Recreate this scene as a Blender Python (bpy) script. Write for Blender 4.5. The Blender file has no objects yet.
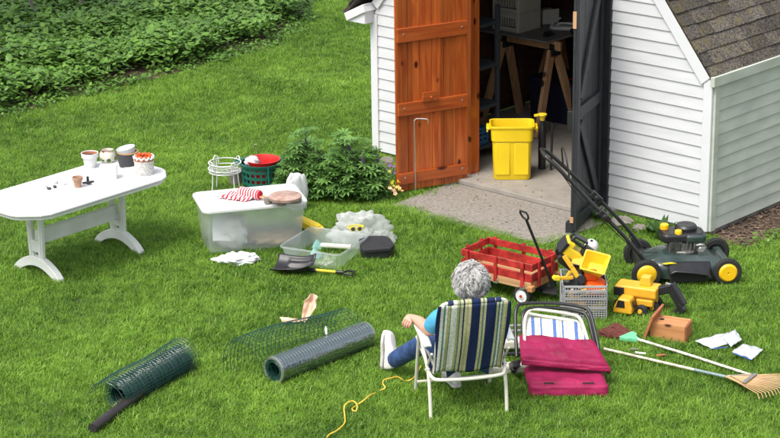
import bpy, bmesh, math, random
import numpy as np
from mathutils import Vector, Matrix, Euler, noise
random.seed(7); R = math.radians; PI = math.pi
sc = bpy.context.scene
C = sc.collection

# ------------------------------------------------------------------ camera, sky, sun, exposure
F_PX, PITCH, ROLL, CAM_H = 1980.0, R(18.2), R(-0.79), 5.35
fw = Vector((0, math.cos(PITCH), -math.sin(PITCH)))
up0 = Vector((0, math.sin(PITCH), math.cos(PITCH))); ri0 = Vector((1, 0, 0))
ri = ri0*math.cos(ROLL) + up0*math.sin(ROLL); up = up0*math.cos(ROLL) - ri0*math.sin(ROLL)
cam = bpy.data.cameras.new('camera'); camo = bpy.data.objects.new('camera', cam); C.objects.link(camo)
cam.lens = F_PX/780*36; cam.sensor_width = 36; cam.clip_start = .1; cam.clip_end = 1000
camo.matrix_world = Matrix(((ri.x, up.x, -fw.x, 0), (ri.y, up.y, -fw.y, 0), (ri.z, up.z, -fw.z, CAM_H), (0, 0, 0, 1)))
sc.camera = camo
SUN_EL, SUN_AZ = R(60), R(-136)      # azimuth from +Y towards +X
w = bpy.data.worlds.new('World'); sc.world = w; w.use_nodes = True
nt = w.node_tree; sky = nt.nodes.new('ShaderNodeTexSky'); sky.sky_type = 'NISHITA'; sky.sun_disc = False
sky.sun_elevation = SUN_EL; sky.sun_rotation = SUN_AZ; sky.air_density = 1.0; sky.dust_density = 4.0; sky.ozone_density = 1.0
bg = nt.nodes['Background']; hs = nt.nodes.new('ShaderNodeHueSaturation'); hs.inputs['Saturation'].default_value = .4; nt.links.new(sky.outputs[0], hs.inputs['Color']); nt.links.new(hs.outputs[0], bg.inputs[0]); bg.inputs[1].default_value = .15
sl = bpy.data.lights.new('sun', 'SUN'); sl.energy = 1.25; sl.angle = R(22); sl.color = (1, .95, .87)
so = bpy.data.objects.new('sun', sl); C.objects.link(so); so.location = (-20, -10, 30)
so.rotation_euler = Vector((math.sin(SUN_AZ)*math.cos(SUN_EL), math.cos(SUN_AZ)*math.cos(SUN_EL), math.sin(SUN_EL))).to_track_quat('Z', 'Y').to_euler()
vs = sc.view_settings; vs.view_transform = 'Standard'; vs.look = 'None'; vs.gamma = 1; vs.use_curve_mapping = False
vs.exposure = 0.85
sc.cycles.max_bounces = 8; sc.cycles.transparent_max_bounces = 24

def at(px, py, z=0.0):               # photo pixel -> point at height z
    d = fw*F_PX + ri*(px-390) - up*(py-219)
    t = (z-CAM_H)/d.z
    return Vector((0, 0, CAM_H)) + d*t

# ------------------------------------------------------------------ mesh helpers
class MB:
    def __init__(s): s.v = []; s.f = []; s.m = []; s.M = Matrix(); s.mi = 0
    def add(s, vs, fs):
        b = len(s.v); s.v += [s.M @ Vector(p) for p in vs]
        s.f += [tuple(b+i for i in f) for f in fs]; s.m += [s.mi]*len(fs)
    def box(s, c, d, rot=None, taper=1.0):
        h = [x/2 for x in d]; vs = []
        for z in (-1, 1):
            k = taper if z > 0 else 1
            for x, y in ((-1, -1), (1, -1), (1, 1), (-1, 1)): vs.append(Vector((x*h[0]*k, y*h[1]*k, z*h[2])))
        if rot: e = Euler(rot).to_matrix(); vs = [e @ p for p in vs]
        s.add([p+Vector(c) for p in vs], [(3, 2, 1, 0), (4, 5, 6, 7), (0, 1, 5, 4), (1, 2, 6, 5), (2, 3, 7, 6), (3, 0, 4, 7)])
        return s
    def bar(s, a, b, w, h, upv=(0, 0, 1)):
        a = Vector(a); b = Vector(b); d = (b-a).normalized(); u = Vector(upv)
        if abs(d.dot(u)) > .95: u = Vector((0, 1, 0))
        x = d.cross(u).normalized(); y = x.cross(d)
        vs = [p + x*sx*w/2 + y*sy*h/2 for p in (a, b) for sx, sy in ((-1, -1), (1, -1), (1, 1), (-1, 1))]
        s.add(vs, [(3, 2, 1, 0), (4, 5, 6, 7), (0, 1, 5, 4), (1, 2, 6, 5), (2, 3, 7, 6), (3, 0, 4, 7)]); return s
    def tube(s, pts, r, n=8, closed=False):
        pts = [Vector(p) for p in pts]; N = len(pts); rs = r if isinstance(r, (list, tuple)) else [r]*N
        vs = []; prev = None
        for i, p in enumerate(pts):
            if closed: t = (pts[(i+1) % N]-pts[i-1]).normalized()
            else: t = (pts[min(i+1, N-1)]-pts[max(i-1, 0)]).normalized()
            if prev is None:
                u = Vector((0, 0, 1)) if abs(t.z) < .9 else Vector((1, 0, 0)); x = t.cross(u).normalized()
            else: x = (prev - t*prev.dot(t)).normalized()
            prev = x; y = t.cross(x)
            vs += [p + (x*math.cos(2*PI*k/n)+y*math.sin(2*PI*k/n))*rs[i] for k in range(n)]
        fs = []
        for i in range(N if closed else N-1):
            j = (i+1) % N
            for k in range(n): l = (k+1) % n; fs.append((i*n+k, j*n+k, j*n+l, i*n+l))
        if not closed: fs += [tuple(range(n)), tuple(reversed(range((N-1)*n, N*n)))]
        s.add(vs, fs); return s
    def lathe(s, prof, n=24, c=(0, 0, 0), axis=None, sx=1, sy=1):
        m = Matrix.Translation(c)
        if axis: m = m @ Vector(axis).to_track_quat('Z', 'Y').to_matrix().to_4x4()
        vs = []; N = len(prof)
        for r, z in prof: vs += [m @ Vector((r*math.cos(2*PI*k/n)*sx, r*math.sin(2*PI*k/n)*sy, z)) for k in range(n)]
        fs = [(i*n+k, i*n+(k+1) % n, (i+1)*n+(k+1) % n, (i+1)*n+k) for i in range(N-1) for k in range(n)]
        both = prof[0][0] > 1e-5 and prof[-1][0] > 1e-5      # open at both ends: a ring or a sleeve
        if prof[0][0] > 1e-5 and not both: fs.append(tuple(reversed(range(n))))
        if prof[-1][0] > 1e-5 and not both: fs.append(tuple(range((N-1)*n, N*n)))
        s.add(vs, fs); return s
    def prism(s, poly, z0, z1, m=None):
        n = len(poly); vs = [Vector((x, y, z0)) for x, y in poly]+[Vector((x, y, z1)) for x, y in poly]
        if m: vs = [m @ p for p in vs]
        s.add(vs, [tuple(reversed(range(n))), tuple(range(n, 2*n))]+[(k, (k+1) % n, n+(k+1) % n, n+k) for k in range(n)]); return s
    def grid(s, fn, nu, nv, thick=0):
        vs = [Vector(fn(i/nu, j/nv)) for i in range(nu+1) for j in range(nv+1)]
        fs = [(i*(nv+1)+j, (i+1)*(nv+1)+j, (i+1)*(nv+1)+j+1, i*(nv+1)+j+1) for i in range(nu) for j in range(nv)]
        s.add(vs, fs); return s
    def build(s, name, mat, parent=None, smooth=False, bevel=0, label=None, solid=0, seg=2, sub=0):
        me = bpy.data.meshes.new(name); me.from_pydata([tuple(p) for p in s.v], [], s.f)
        mats = mat if isinstance(mat, (list, tuple)) else [mat]
        for m in mats: me.materials.append(m)
        if len(mats) > 1: me.polygons.foreach_set('material_index', s.m)
        bm = bmesh.new(); bm.from_mesh(me)
        if len(bm.faces) < 60000 and solid == 0: bmesh.ops.recalc_face_normals(bm, faces=bm.faces)
        bm.to_mesh(me); bm.free()
        me.update(); o = bpy.data.objects.new(name, me); C.objects.link(o)
        if parent: o.parent = parent
        if solid: q = o.modifiers.new('solid', 'SOLIDIFY'); q.thickness = solid; q.offset = 0
        if bevel:
            q = o.modifiers.new('bevel', 'BEVEL'); q.width = bevel; q.segments = seg; q.limit_method = 'ANGLE'; q.angle_limit = R(35)
        if sub: q = o.modifiers.new('sub', 'SUBSURF'); q.levels = sub; q.render_levels = sub
        if smooth:
            me.shade_smooth()
            if smooth != 'all':
                try: me.set_sharp_from_angle(angle=R(40))
                except Exception: pass
        if label: o['label'] = label
        return o

def tag(o, label, cat, group=None, kind=None):
    o['label'] = label; o['category'] = cat
    if group: o['group'] = group
    if kind: o['kind'] = kind
    return o
def struct(o): o['kind'] = 'structure'; return o
def thing(name, label, cat, loc=(0, 0, 0), rz=0, group=None):
    o = bpy.data.objects.new(name, None); C.objects.link(o); o.location = loc; o.rotation_euler = (0, 0, rz); o.empty_display_size = .1
    return tag(o, label, cat, group)
def base(a, b):                      # origin and rotation of a frame whose +X runs from a to b
    a = Vector(a); b = Vector(b); d = b-a
    return a, math.atan2(d.y, d.x), math.hypot(d.x, d.y)
def arcpts(c, r, a0, a1, n, plane='xy', z=0):
    out = []
    for i in range(n+1):
        t = a0+(a1-a0)*i/n; x, y = c[0]+r*math.cos(t), c[1]+r*math.sin(t)
        out.append((x, y, z) if plane == 'xy' else ((x, z, y) if plane == 'xz' else (z, x, y)))
    return out
def smoothpath(pts, k=6):            # Catmull-Rom
    P = [Vector(p) for p in pts]; P = [P[0]*2-P[1]]+P+[P[-1]*2-P[-2]]; out = []
    for i in range(1, len(P)-2):
        for j in range(k):
            t = j/k; a, b, c, d = P[i-1:i+3]
            out.append(.5*((2*b)+(c-a)*t+(2*a-5*b+4*c-d)*t*t+(3*b-a-3*c+d)*t**3))
    return out+[P[-2]]
def rrect(w, h, r, n=5):
    o = []
    for cx, cy, a in ((w/2-r, h/2-r, 0), (-w/2+r, h/2-r, PI/2), (-w/2+r, -h/2+r, PI), (w/2-r, -h/2+r, 1.5*PI)):
        o += [(cx+r*math.cos(a+PI/2*i/n), cy+r*math.sin(a+PI/2*i/n)) for i in range(n+1)]
    return o

# ------------------------------------------------------------------ materials
def mat(name, col, rough=.5, var=.12, scale=6, col2=None, thr=None, bump=0, bscale=40, metal=0, alpha=1, stretch=None, spec=.5, coat=0, transl=0, world=False, detail=5):
    m = bpy.data.materials.new(name); m.use_nodes = True; n = m.node_tree; N = n.nodes; Lk = n.links.new
    b = N['Principled BSDF']; b.inputs['Roughness'].default_value = rough; b.inputs['Metallic'].default_value = metal
    b.inputs['Specular IOR Level'].default_value = spec; b.inputs['Coat Weight'].default_value = coat
    tc = N.new('ShaderNodeTexCoord'); src = tc.outputs['Object']
    if world: g = N.new('ShaderNodeNewGeometry'); src = g.outputs['Position']
    if stretch: mp = N.new('ShaderNodeMapping'); mp.inputs['Scale'].default_value = stretch; Lk(src, mp.inputs[0]); src = mp.outputs[0]
    t = N.new('ShaderNodeTexNoise'); t.inputs['Scale'].default_value = scale; t.inputs['Detail'].default_value = detail; Lk(src, t.inputs[0])
    r = N.new('ShaderNodeValToRGB'); Lk(t.outputs[0], r.inputs[0])
    c1 = Vector(col[:3]); c2 = Vector(col2[:3]) if col2 else c1
    lo, hi = thr if thr else (.3, .7)
    r.color_ramp.elements[0].position = lo; r.color_ramp.elements[1].position = hi
    r.color_ramp.elements[0].color = (*(c1*(1-var)), 1); r.color_ramp.elements[1].color = (*(c2*(1+var)), 1)
    Lk(r.outputs[0], b.inputs['Base Color'])
    if bump:
        t2 = N.new('ShaderNodeTexNoise'); t2.inputs['Scale'].default_value = bscale; Lk(src, t2.inputs[0])
        bp = N.new('ShaderNodeBump'); bp.inputs['Strength'].default_value = min(1, bump*2); bp.inputs['Distance'].default_value = bump*.02; Lk(t2.outputs[0], bp.inputs['Height']); Lk(bp.outputs[0], b.inputs['Normal'])
    out = N['Material Output']; sh = b.outputs[0]
    if transl:
        tr = N.new('ShaderNodeBsdfTranslucent'); Lk(r.outputs[0], tr.inputs[0]); mx = N.new('ShaderNodeMixShader'); mx.inputs[0].default_value = transl
        Lk(sh, mx.inputs[1]); Lk(tr.outputs[0], mx.inputs[2]); sh = mx.outputs[0]
    if alpha < 1:
        tr = N.new('ShaderNodeBsdfTransparent'); mx = N.new('ShaderNodeMixShader'); mx.inputs[0].default_value = alpha
        Lk(tr.outputs[0], mx.inputs[1]); Lk(sh, mx.inputs[2]); sh = mx.outputs[0]
    Lk(sh, out.inputs[0]); return m

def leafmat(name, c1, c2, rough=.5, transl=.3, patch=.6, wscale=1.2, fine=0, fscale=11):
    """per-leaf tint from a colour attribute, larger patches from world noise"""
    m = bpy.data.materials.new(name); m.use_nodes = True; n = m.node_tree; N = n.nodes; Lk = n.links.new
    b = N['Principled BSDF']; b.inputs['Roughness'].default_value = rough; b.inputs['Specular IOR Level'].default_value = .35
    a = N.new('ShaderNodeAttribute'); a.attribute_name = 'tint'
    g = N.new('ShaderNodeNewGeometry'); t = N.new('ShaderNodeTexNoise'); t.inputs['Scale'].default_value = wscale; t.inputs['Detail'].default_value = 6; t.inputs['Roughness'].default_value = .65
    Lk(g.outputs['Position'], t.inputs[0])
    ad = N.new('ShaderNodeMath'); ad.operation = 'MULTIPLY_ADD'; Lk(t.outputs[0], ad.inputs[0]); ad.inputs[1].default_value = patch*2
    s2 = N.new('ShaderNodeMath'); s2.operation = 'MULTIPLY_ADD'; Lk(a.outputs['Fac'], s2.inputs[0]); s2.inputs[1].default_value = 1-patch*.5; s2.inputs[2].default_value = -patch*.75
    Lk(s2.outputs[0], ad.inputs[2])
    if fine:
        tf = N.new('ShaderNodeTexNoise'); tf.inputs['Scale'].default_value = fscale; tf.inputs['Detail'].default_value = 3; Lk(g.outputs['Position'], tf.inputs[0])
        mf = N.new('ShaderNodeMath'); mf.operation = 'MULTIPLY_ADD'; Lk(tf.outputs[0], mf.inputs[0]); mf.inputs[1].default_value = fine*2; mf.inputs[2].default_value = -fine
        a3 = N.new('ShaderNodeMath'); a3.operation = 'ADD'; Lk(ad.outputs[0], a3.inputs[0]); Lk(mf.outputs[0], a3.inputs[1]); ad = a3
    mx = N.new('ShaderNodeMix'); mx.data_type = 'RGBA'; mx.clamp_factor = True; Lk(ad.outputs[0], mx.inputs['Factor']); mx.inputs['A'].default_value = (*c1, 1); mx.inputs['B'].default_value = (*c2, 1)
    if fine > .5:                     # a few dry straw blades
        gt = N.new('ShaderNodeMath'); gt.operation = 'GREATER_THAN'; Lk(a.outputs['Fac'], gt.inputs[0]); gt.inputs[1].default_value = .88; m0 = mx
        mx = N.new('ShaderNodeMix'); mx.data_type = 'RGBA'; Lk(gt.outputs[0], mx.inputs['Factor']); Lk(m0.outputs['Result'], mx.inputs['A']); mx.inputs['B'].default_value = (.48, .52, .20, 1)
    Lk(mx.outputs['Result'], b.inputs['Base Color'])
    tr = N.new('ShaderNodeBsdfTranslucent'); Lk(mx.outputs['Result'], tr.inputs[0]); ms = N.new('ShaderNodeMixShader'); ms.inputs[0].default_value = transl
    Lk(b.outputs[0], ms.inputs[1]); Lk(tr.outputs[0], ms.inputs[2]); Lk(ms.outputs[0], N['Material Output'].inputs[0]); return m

def woodmat(name, c1, c2, axis_stretch=(14, 14, 1.2), knots=True, rough=.45, kn=5.0, coat=0, plank=0):
    m = bpy.data.materials.new(name); m.use_nodes = True; n = m.node_tree; N = n.nodes; Lk = n.links.new
    b = N['Principled BSDF']; b.inputs['Roughness'].default_value = rough; b.inputs['Coat Weight'].default_value = coat
    tc = N.new('ShaderNodeTexCoord'); mp = N.new('ShaderNodeMapping'); mp.inputs['Scale'].default_value = axis_stretch; Lk(tc.outputs['Object'], mp.inputs[0])
    t = N.new('ShaderNodeTexNoise'); t.inputs['Scale'].default_value = 2.0; t.inputs['Detail'].default_value = 8; t.inputs['Distortion'].default_value = .6; Lk(mp.outputs[0], t.inputs[0])
    r = N.new('ShaderNodeValToRGB'); Lk(t.outputs[0], r.inputs[0]); r.color_ramp.elements[0].position = .3; r.color_ramp.elements[1].position = .68
    r.color_ramp.elements[0].color = (*c1, 1); r.color_ramp.elements[1].color = (*c2, 1); col = r.outputs[0]
    if knots:
        mp2 = N.new('ShaderNodeMapping'); sq = [1 if s > 5 else .55 for s in axis_stretch]; mp2.inputs['Scale'].default_value = sq; Lk(tc.outputs['Object'], mp2.inputs[0])
        v = N.new('ShaderNodeTexVoronoi'); v.inputs['Scale'].default_value = kn; Lk(mp2.outputs[0], v.inputs[0])
        r2 = N.new('ShaderNodeValToRGB'); Lk(v.outputs['Distance'], r2.inputs[0]); r2.color_ramp.elements[0].position = .09; r2.color_ramp.elements[1].position = .16
        r2.color_ramp.elements[0].color = (.10, .06, .04, 1); r2.color_ramp.elements[1].color = (1, 1, 1, 1)
        mx = N.new('ShaderNodeMix'); mx.data_type = 'RGBA'; mx.blend_type = 'MULTIPLY'; mx.inputs['Factor'].default_value = 1; Lk(col, mx.inputs['A']); Lk(r2.outputs[0], mx.inputs['B']); col = mx.outputs['Result']
    if plank:
        sp = N.new('ShaderNodeSeparateXYZ'); Lk(tc.outputs['Object'], sp.inputs[0]); dv = N.new('ShaderNodeMath'); dv.operation = 'DIVIDE'; Lk(sp.outputs[0], dv.inputs[0]); dv.inputs[1].default_value = plank
        fl = N.new('ShaderNodeMath'); fl.operation = 'FLOOR'; Lk(dv.outputs[0], fl.inputs[0]); wn = N.new('ShaderNodeTexWhiteNoise'); wn.noise_dimensions = '1D'; Lk(fl.outputs[0], wn.inputs['W'])
        mr = N.new('ShaderNodeMapRange'); mr.inputs[3].default_value = .72; mr.inputs[4].default_value = 1.2; Lk(wn.outputs[0], mr.inputs[0]); vm = N.new('ShaderNodeVectorMath'); vm.operation = 'SCALE'; Lk(col, vm.inputs[0]); Lk(mr.outputs[0], vm.inputs['Scale']); col = vm.outputs[0]
    Lk(col, b.inputs['Base Color'])
    bp = N.new('ShaderNodeBump'); bp.inputs['Strength'].default_value = .25; bp.inputs['Distance'].default_value = .003; Lk(t.outputs[0], bp.inputs['Height']); Lk(bp.outputs[0], b.inputs['Normal'])
    return m

def stripemat(name, bands, period, axis=0, rough=.8, offset=0., weave=True):
    """cloth stripes: bands = [(start 0..1, colour)], repeating along object axis"""
    m = bpy.data.materials.new(name); m.use_nodes = True; n = m.node_tree; N = n.nodes; Lk = n.links.new
    b = N['Principled BSDF']; b.inputs['Roughness'].default_value = rough; b.inputs['Specular IOR Level'].default_value = .2
    tc = N.new('ShaderNodeTexCoord'); sp = N.new('ShaderNodeSeparateXYZ'); Lk(tc.outputs['Object'], sp.inputs[0])
    dv = N.new('ShaderNodeMath'); dv.operation = 'MULTIPLY_ADD'; Lk(sp.outputs[axis], dv.inputs[0]); dv.inputs[1].default_value = 1/period; dv.inputs[2].default_value = offset+20
    fr = N.new('ShaderNodeMath'); fr.operation = 'FRACT'; Lk(dv.outputs[0], fr.inputs[0])
    r = N.new('ShaderNodeValToRGB'); r.color_ramp.interpolation = 'CONSTANT'; Lk(fr.outputs[0], r.inputs[0])
    el = r.color_ramp.elements
    while len(el) < len(bands): el.new(.5)
    for i, (p, c) in enumerate(bands): el[i].position = p
    for i, (p, c) in enumerate(bands): el[i].color = (*c, 1)
    col = r.outputs[0]
    if weave:
        t = N.new('ShaderNodeTexNoise'); t.inputs['Scale'].default_value = 90; Lk(tc.outputs['Object'], t.inputs[0])
        rr = N.new('ShaderNodeMapRange'); rr.inputs[1].default_value = .3; rr.inputs[2].default_value = .7; rr.inputs[3].default_value = .72; rr.inputs[4].default_value = 1.15; Lk(t.outputs[0], rr.inputs[0])
        vm = N.new('ShaderNodeVectorMath'); vm.operation = 'SCALE'; Lk(col, vm.inputs[0]); Lk(rr.outputs[0], vm.inputs['Scale']); col = vm.outputs[0]
    Lk(col, b.inputs['Base Color']); return m

M = {}
M['white_vinyl'] = mat('white_vinyl', (.63, .64, .66), .45, .07, 2.5, stretch=(1, 1, 5))
M['white_trim'] = mat('white_trim', (.70, .71, .73), .35, .03, 3)
M['shaded_side_vinyl'] = mat('shaded_side_vinyl', (.50, .53, .46), .5, .14, 3, stretch=(1, 1, 3))  # dirty greenish white vinyl, with the shaded side's darkness put into its colour
M['black_paint'] = mat('black_paint', (.025, .027, .032), .45, .2, 8, bump=.2)
M['black_plastic'] = mat('black_plastic', (.018, .018, .02), .38, .2, 20)
M['rubber'] = mat('rubber', (.02, .02, .02), .8, .25, 30)
M['black_metal'] = mat('black_metal', (.02, .02, .022), .3, .2, 10)
M['orange_wood'] = woodmat('stained_pine', (.33, .052, .009), (.56, .14, .025), (12, 9, 1.0), True, .38, 7.0, .25, plank=.14)
M['orange_wood_h'] = woodmat('stained_pine_rail', (.31, .05, .009), (.47, .11, .020), (1.0, 12, 12), True, .4, 4.0, .25)
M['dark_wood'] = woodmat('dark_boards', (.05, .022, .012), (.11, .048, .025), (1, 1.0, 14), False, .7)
M['lumber'] = woodmat('lumber', (.42, .22, .10), (.6, .36, .19), (14, 14, 1.0), True, .6, 6)
M['cedar'] = woodmat('cedar', (.42, .17, .06), (.60, .29, .12), (1.0, 14, 14), True, .6, 7)
M['cedar_dark'] = woodmat('cedar_end', (.34, .10, .04), (.46, .16, .07), (14, 14, 2), False, .6)
M['red_paint'] = mat('red_paint', (.27, .012, .012), .45, .3, 14, col2=(.42, .028, .025), bump=.1)
M['raw_wood'] = woodmat('worn_wood', (.34, .17, .07), (.52, .31, .15), (1.0, 14, 14), False, .65)
M['concrete'] = mat('concrete', (.26, .235, .205), .9, .26, 34, bump=.35, bscale=120, world=True, detail=8)
M['floor_concrete'] = mat('floor_concrete', (.29, .265, .23), .85, .14, 7, bump=.2, bscale=80, world=True)
M['soil'] = mat('soil', (.05, .032, .02), .95, .5, 25, col2=(.12, .08, .055), bump=.8, bscale=50, world=True)
M['stone'] = mat('stone', (.21, .19, .165), .85, .25, 12, bump=.5, bscale=30)
M['white_plastic'] = mat('white_plastic', (.70, .70, .69), .4, .03, 5)
M['resin'] = mat('table_resin', (.64, .64, .64), .38, .05, 4)
M['resin_leg'] = mat('table_resin_leg', (.70, .71, .68), .45, .10, 5)
M['cream_metal'] = mat('cream_metal', (.66, .64, .54), .35, .06, 9)
M['grey_plastic'] = mat('grey_plastic', (.42, .43, .44), .5, .08, 9)
M['yellow'] = mat('yellow_plastic', (.85, .60, .012), .38, .06, 6)
M['toy_yellow'] = mat('toy_yellow', (.80, .42, .03), .4, .08, 14)
M['bright_yellow'] = mat('bright_yellow', (.85, .62, .03), .4, .06, 12)
M['wheel_yellow'] = mat('wheel_yellow', (.85, .50, .01), .35, .05, 12)
M['orange_plastic'] = mat('orange_plastic', (.75, .10, .012), .35, .1, 10)
M['red_plastic'] = mat('red_plastic', (.62, .018, .015), .3, .08, 10)
M['green_plastic'] = mat('green_plastic', (.015, .13, .10), .45, .12, 10)
M['mower_green'] = mat('mower_green', (.018, .045, .038), .28, .3, 5, col2=(.045, .06, .055), coat=.4)
M['engine_metal'] = mat('engine_metal', (.22, .22, .21), .45, .5, 30, metal=.7)
M['galv'] = mat('galvanised_steel', (.5, .5, .5), .35, .1, 20, metal=.8)
M['wire_green'] = mat('wire_green', (.008, .06, .045), .35, .2, 20, coat=.3)
M['wire_dark'] = mat('wire_dark', (.006, .04, .03), .5, .3, 15)
M['magenta'] = mat('magenta_cloth', (.25, .008, .055), .62, .15, 7, col2=(.30, .012, .072), bump=.3, bscale=60, spec=.3)
M['terracotta'] = mat('terracotta', (.45, .17, .09), .8, .15, 14)
M['pale_terracotta'] = mat('pale_terracotta', (.42, .25, .16), .85, .15, 20)
M['paper'] = mat('paper', (.74, .74, .73), .6, .03, 5)
M['tote'] = mat('translucent_plastic', (.82, .86, .87), .3, .05, 6, alpha=.38, transl=.45)
M['tote_clear'] = mat('clear_plastic', (.78, .83, .84), .25, .04, 6, alpha=.36, transl=.25)
M['film'] = mat('clear_film', (.82, .84, .85), .2, .05, 6, alpha=.55, transl=.35)
M['wrap'] = mat('silver_wrap', (.80, .83, .84), .22, .08, 60, alpha=.34, bump=.4, bscale=30, metal=1)
M['navy_plastic'] = mat('navy_plastic', (.012, .014, .035), .45, .1, 8)
M['blue_plastic'] = mat('blue_plastic', (.01, .13, .30), .4, .1, 8)
M['shelf_plastic'] = mat('shelf_plastic', (.04, .05, .06), .5, .1, 8)
M['basket_plastic'] = mat('basket_plastic', (.62, .60, .52), .45, .06, 8)
M['board_grey'] = mat('board_grey', (.20, .185, .175), .6, .15, 12)
M['skin'] = mat('skin', (.62, .34, .24), .5, .08, 18)
M['shirt'] = mat('blue_shirt', (.07, .36, .58), .85, .1, 14, bump=.8, bscale=9)
M['denim'] = mat('denim', (.018, .045, .13), .85, .25, 22, col2=(.03, .07, .19), bump=.9, bscale=9)
M['shoe_white'] = mat('shoe_white', (.72, .70, .66), .6, .08, 20, bump=.2)
M['shoe_sole'] = mat('shoe_sole', (.50, .49, .46), .7, .12, 20)
M['hair'] = mat('grey_hair', (.40, .39, .38), .6, .12, 14, col2=(.50, .49, .48))
M['hair_base'] = mat('grey_hair_base', (.30, .29, .28), .8, .2, 30)
M['pink_glove'] = mat('pink_glove', (.72, .42, .28), .7, .1, 20, col2=(.78, .55, .42))
M['rope'] = mat('yellow_rope', (.80, .52, .06), .6, .15, 60)
M['bamboo'] = woodmat('bamboo', (.40, .23, .10), (.60, .40, .19), (1.2, 14, 14), False, .5)
M['bristle'] = mat('bristle', (.16, .045, .035), .7, .35, 40)
M['mint'] = mat('mint_plastic', (.16, .60, .32), .4, .06, 8)
M['grey_green'] = mat('painted_pole', (.22, .30, .30), .5, .15, 20)
M['red_cloth'] = mat('red_cloth', (.55, .015, .04), .8, .1, 20)
M['flower_purple'] = mat('purple_petal', (.33, .14, .42), .6, .2, 30, transl=.2)
M['flower_yellow'] = mat('yellow_petal', (.85, .70, .05), .6, .1, 30, transl=.2)
M['lupin'] = mat('lupin_flower', (.09, .04, .12), .6, .3, 30)
M['puff'] = mat('seed_head', (.75, .75, .72), .8, .1, 30)
M['charcoal'] = mat('charcoal_pot', (.05, .05, .055), .6, .1, 12)
M['dirt'] = mat('potting_soil', (.03, .02, .015), .95, .4, 60)
M['bark'] = mat('grey_bark', (.16, .14, .13), .9, .3, 12, stretch=(4, 4, 1), bump=.5)

# ------------------------------------------------------------------ instanced stuff (grass, ground cover)
def numpy_mesh(name, V, Fc, tint, mt, link=False):
    me = bpy.data.meshes.new(name); me.vertices.add(len(V)); me.vertices.foreach_set('co', V.astype(np.float32).ravel())
    k = Fc.shape[1]; me.loops.add(Fc.size); me.loops.foreach_set('vertex_index', Fc.astype(np.int32).ravel())
    me.polygons.add(len(Fc)); me.polygons.foreach_set('loop_start', np.arange(0, Fc.size, k, dtype=np.int32))
    try: me.polygons.foreach_set('loop_total', np.full(len(Fc), k, dtype=np.int32))
    except Exception: pass
    me.update(calc_edges=True)
    at_ = me.attributes.new('tint', 'FLOAT', 'FACE'); at_.data.foreach_set('value', tint.astype(np.float32))
    me.materials.append(mt); o = bpy.data.objects.new(name, me)
    if link: C.objects.link(o)
    return o
def grass_tuft(name, n, rad, h0, h1, wd, mt, rng):
    V = []; T = []; ang = rng.uniform(0, 2*PI, n); rr = rad*np.sqrt(rng.uniform(0, 1, n))
    x0 = rr*np.cos(ang); y0 = rr*np.sin(ang); h = rng.uniform(h0, h1, n); a = rng.uniform(0, 2*PI, n); lean = rng.uniform(.2, 1.5, n)*h
    dx, dy = np.cos(a), np.sin(a); b = a+PI/2+rng.uniform(-.5, .5, n); wx, wy = np.cos(b)*wd/2, np.sin(b)*wd/2
    wv = rng.uniform(.6, 1.3, n); wx *= wv; wy *= wv
    z = np.zeros(n)
    P0 = np.stack([x0-wx, y0-wy, z-.005], 1); P1 = np.stack([x0+wx, y0+wy, z-.005], 1)
    mx, my = x0+dx*lean*.35, y0+dy*lean*.35
    P2 = np.stack([mx+wx*.8, my+wy*.8, h*.62], 1); P3 = np.stack([mx-wx*.8, my-wy*.8, h*.62], 1)
    tx, ty = x0+dx*lean, y0+dy*lean; zt = h*rng.uniform(.82, 1.0, n)
    P4 = np.stack([tx+wx*.12, ty+wy*.12, zt], 1); P5 = np.stack([tx-wx*.12, ty-wy*.12, zt], 1)
    V = np.stack([P0, P1, P2, P3, P4, P5], 1).reshape(-1, 3)
    i = np.arange(n)*6; Fc = np.stack([np.stack([i, i+1, i+2, i+3], 1), np.stack([i+3, i+2, i+4, i+5], 1)], 1).reshape(-1, 4)
    t = np.clip(rng.normal(.45, .22, n), 0, 1); T = np.repeat(t, 2)
    return numpy_mesh(name, V, Fc, T, mt)
def leaf_patch(name, n, rad, h0, h1, size, mt, rng, nv=1):
    Vs = []; Fs = []; T = []; k = 0
    for i in range(n):
        a = rng.uniform(0, 2*PI); r = rad*math.sqrt(rng.uniform()); h = h0+(h1-h0)*rng.uniform()**.6
        p = Vector((r*math.cos(a), r*math.sin(a), h)); s = size*rng.uniform(.55, 1.25); az = rng.uniform(0, 2*PI)
        m = Matrix.Translation(p) @ Matrix.Rotation(az, 4, 'Z') @ Matrix.Rotation(rng.uniform(-.25, .9), 4, 'X') @ Matrix.Rotation(rng.uniform(-.4, .4), 4, 'Y')
        out = [(0, -.5, 0), (.34, -.12, -.07), (.26, .22, -.06), (0, .55, -.16), (-.26, .22, -.06), (-.34, -.12, -.07), (0, 0, .05)]
        Vs += [m @ (Vector(q)*s) for q in out]
        Fs += [(k, k+1, k+6), (k+1, k+2, k+6), (k+2, k+3, k+6), (k+3, k+4, k+6), (k+4, k+5, k+6), (k+5, k, k+6)]
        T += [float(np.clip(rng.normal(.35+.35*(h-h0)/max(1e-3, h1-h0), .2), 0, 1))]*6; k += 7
    return numpy_mesh(name, np.array([tuple(v) for v in Vs]), np.array(Fs), np.array(T), mt)
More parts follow.
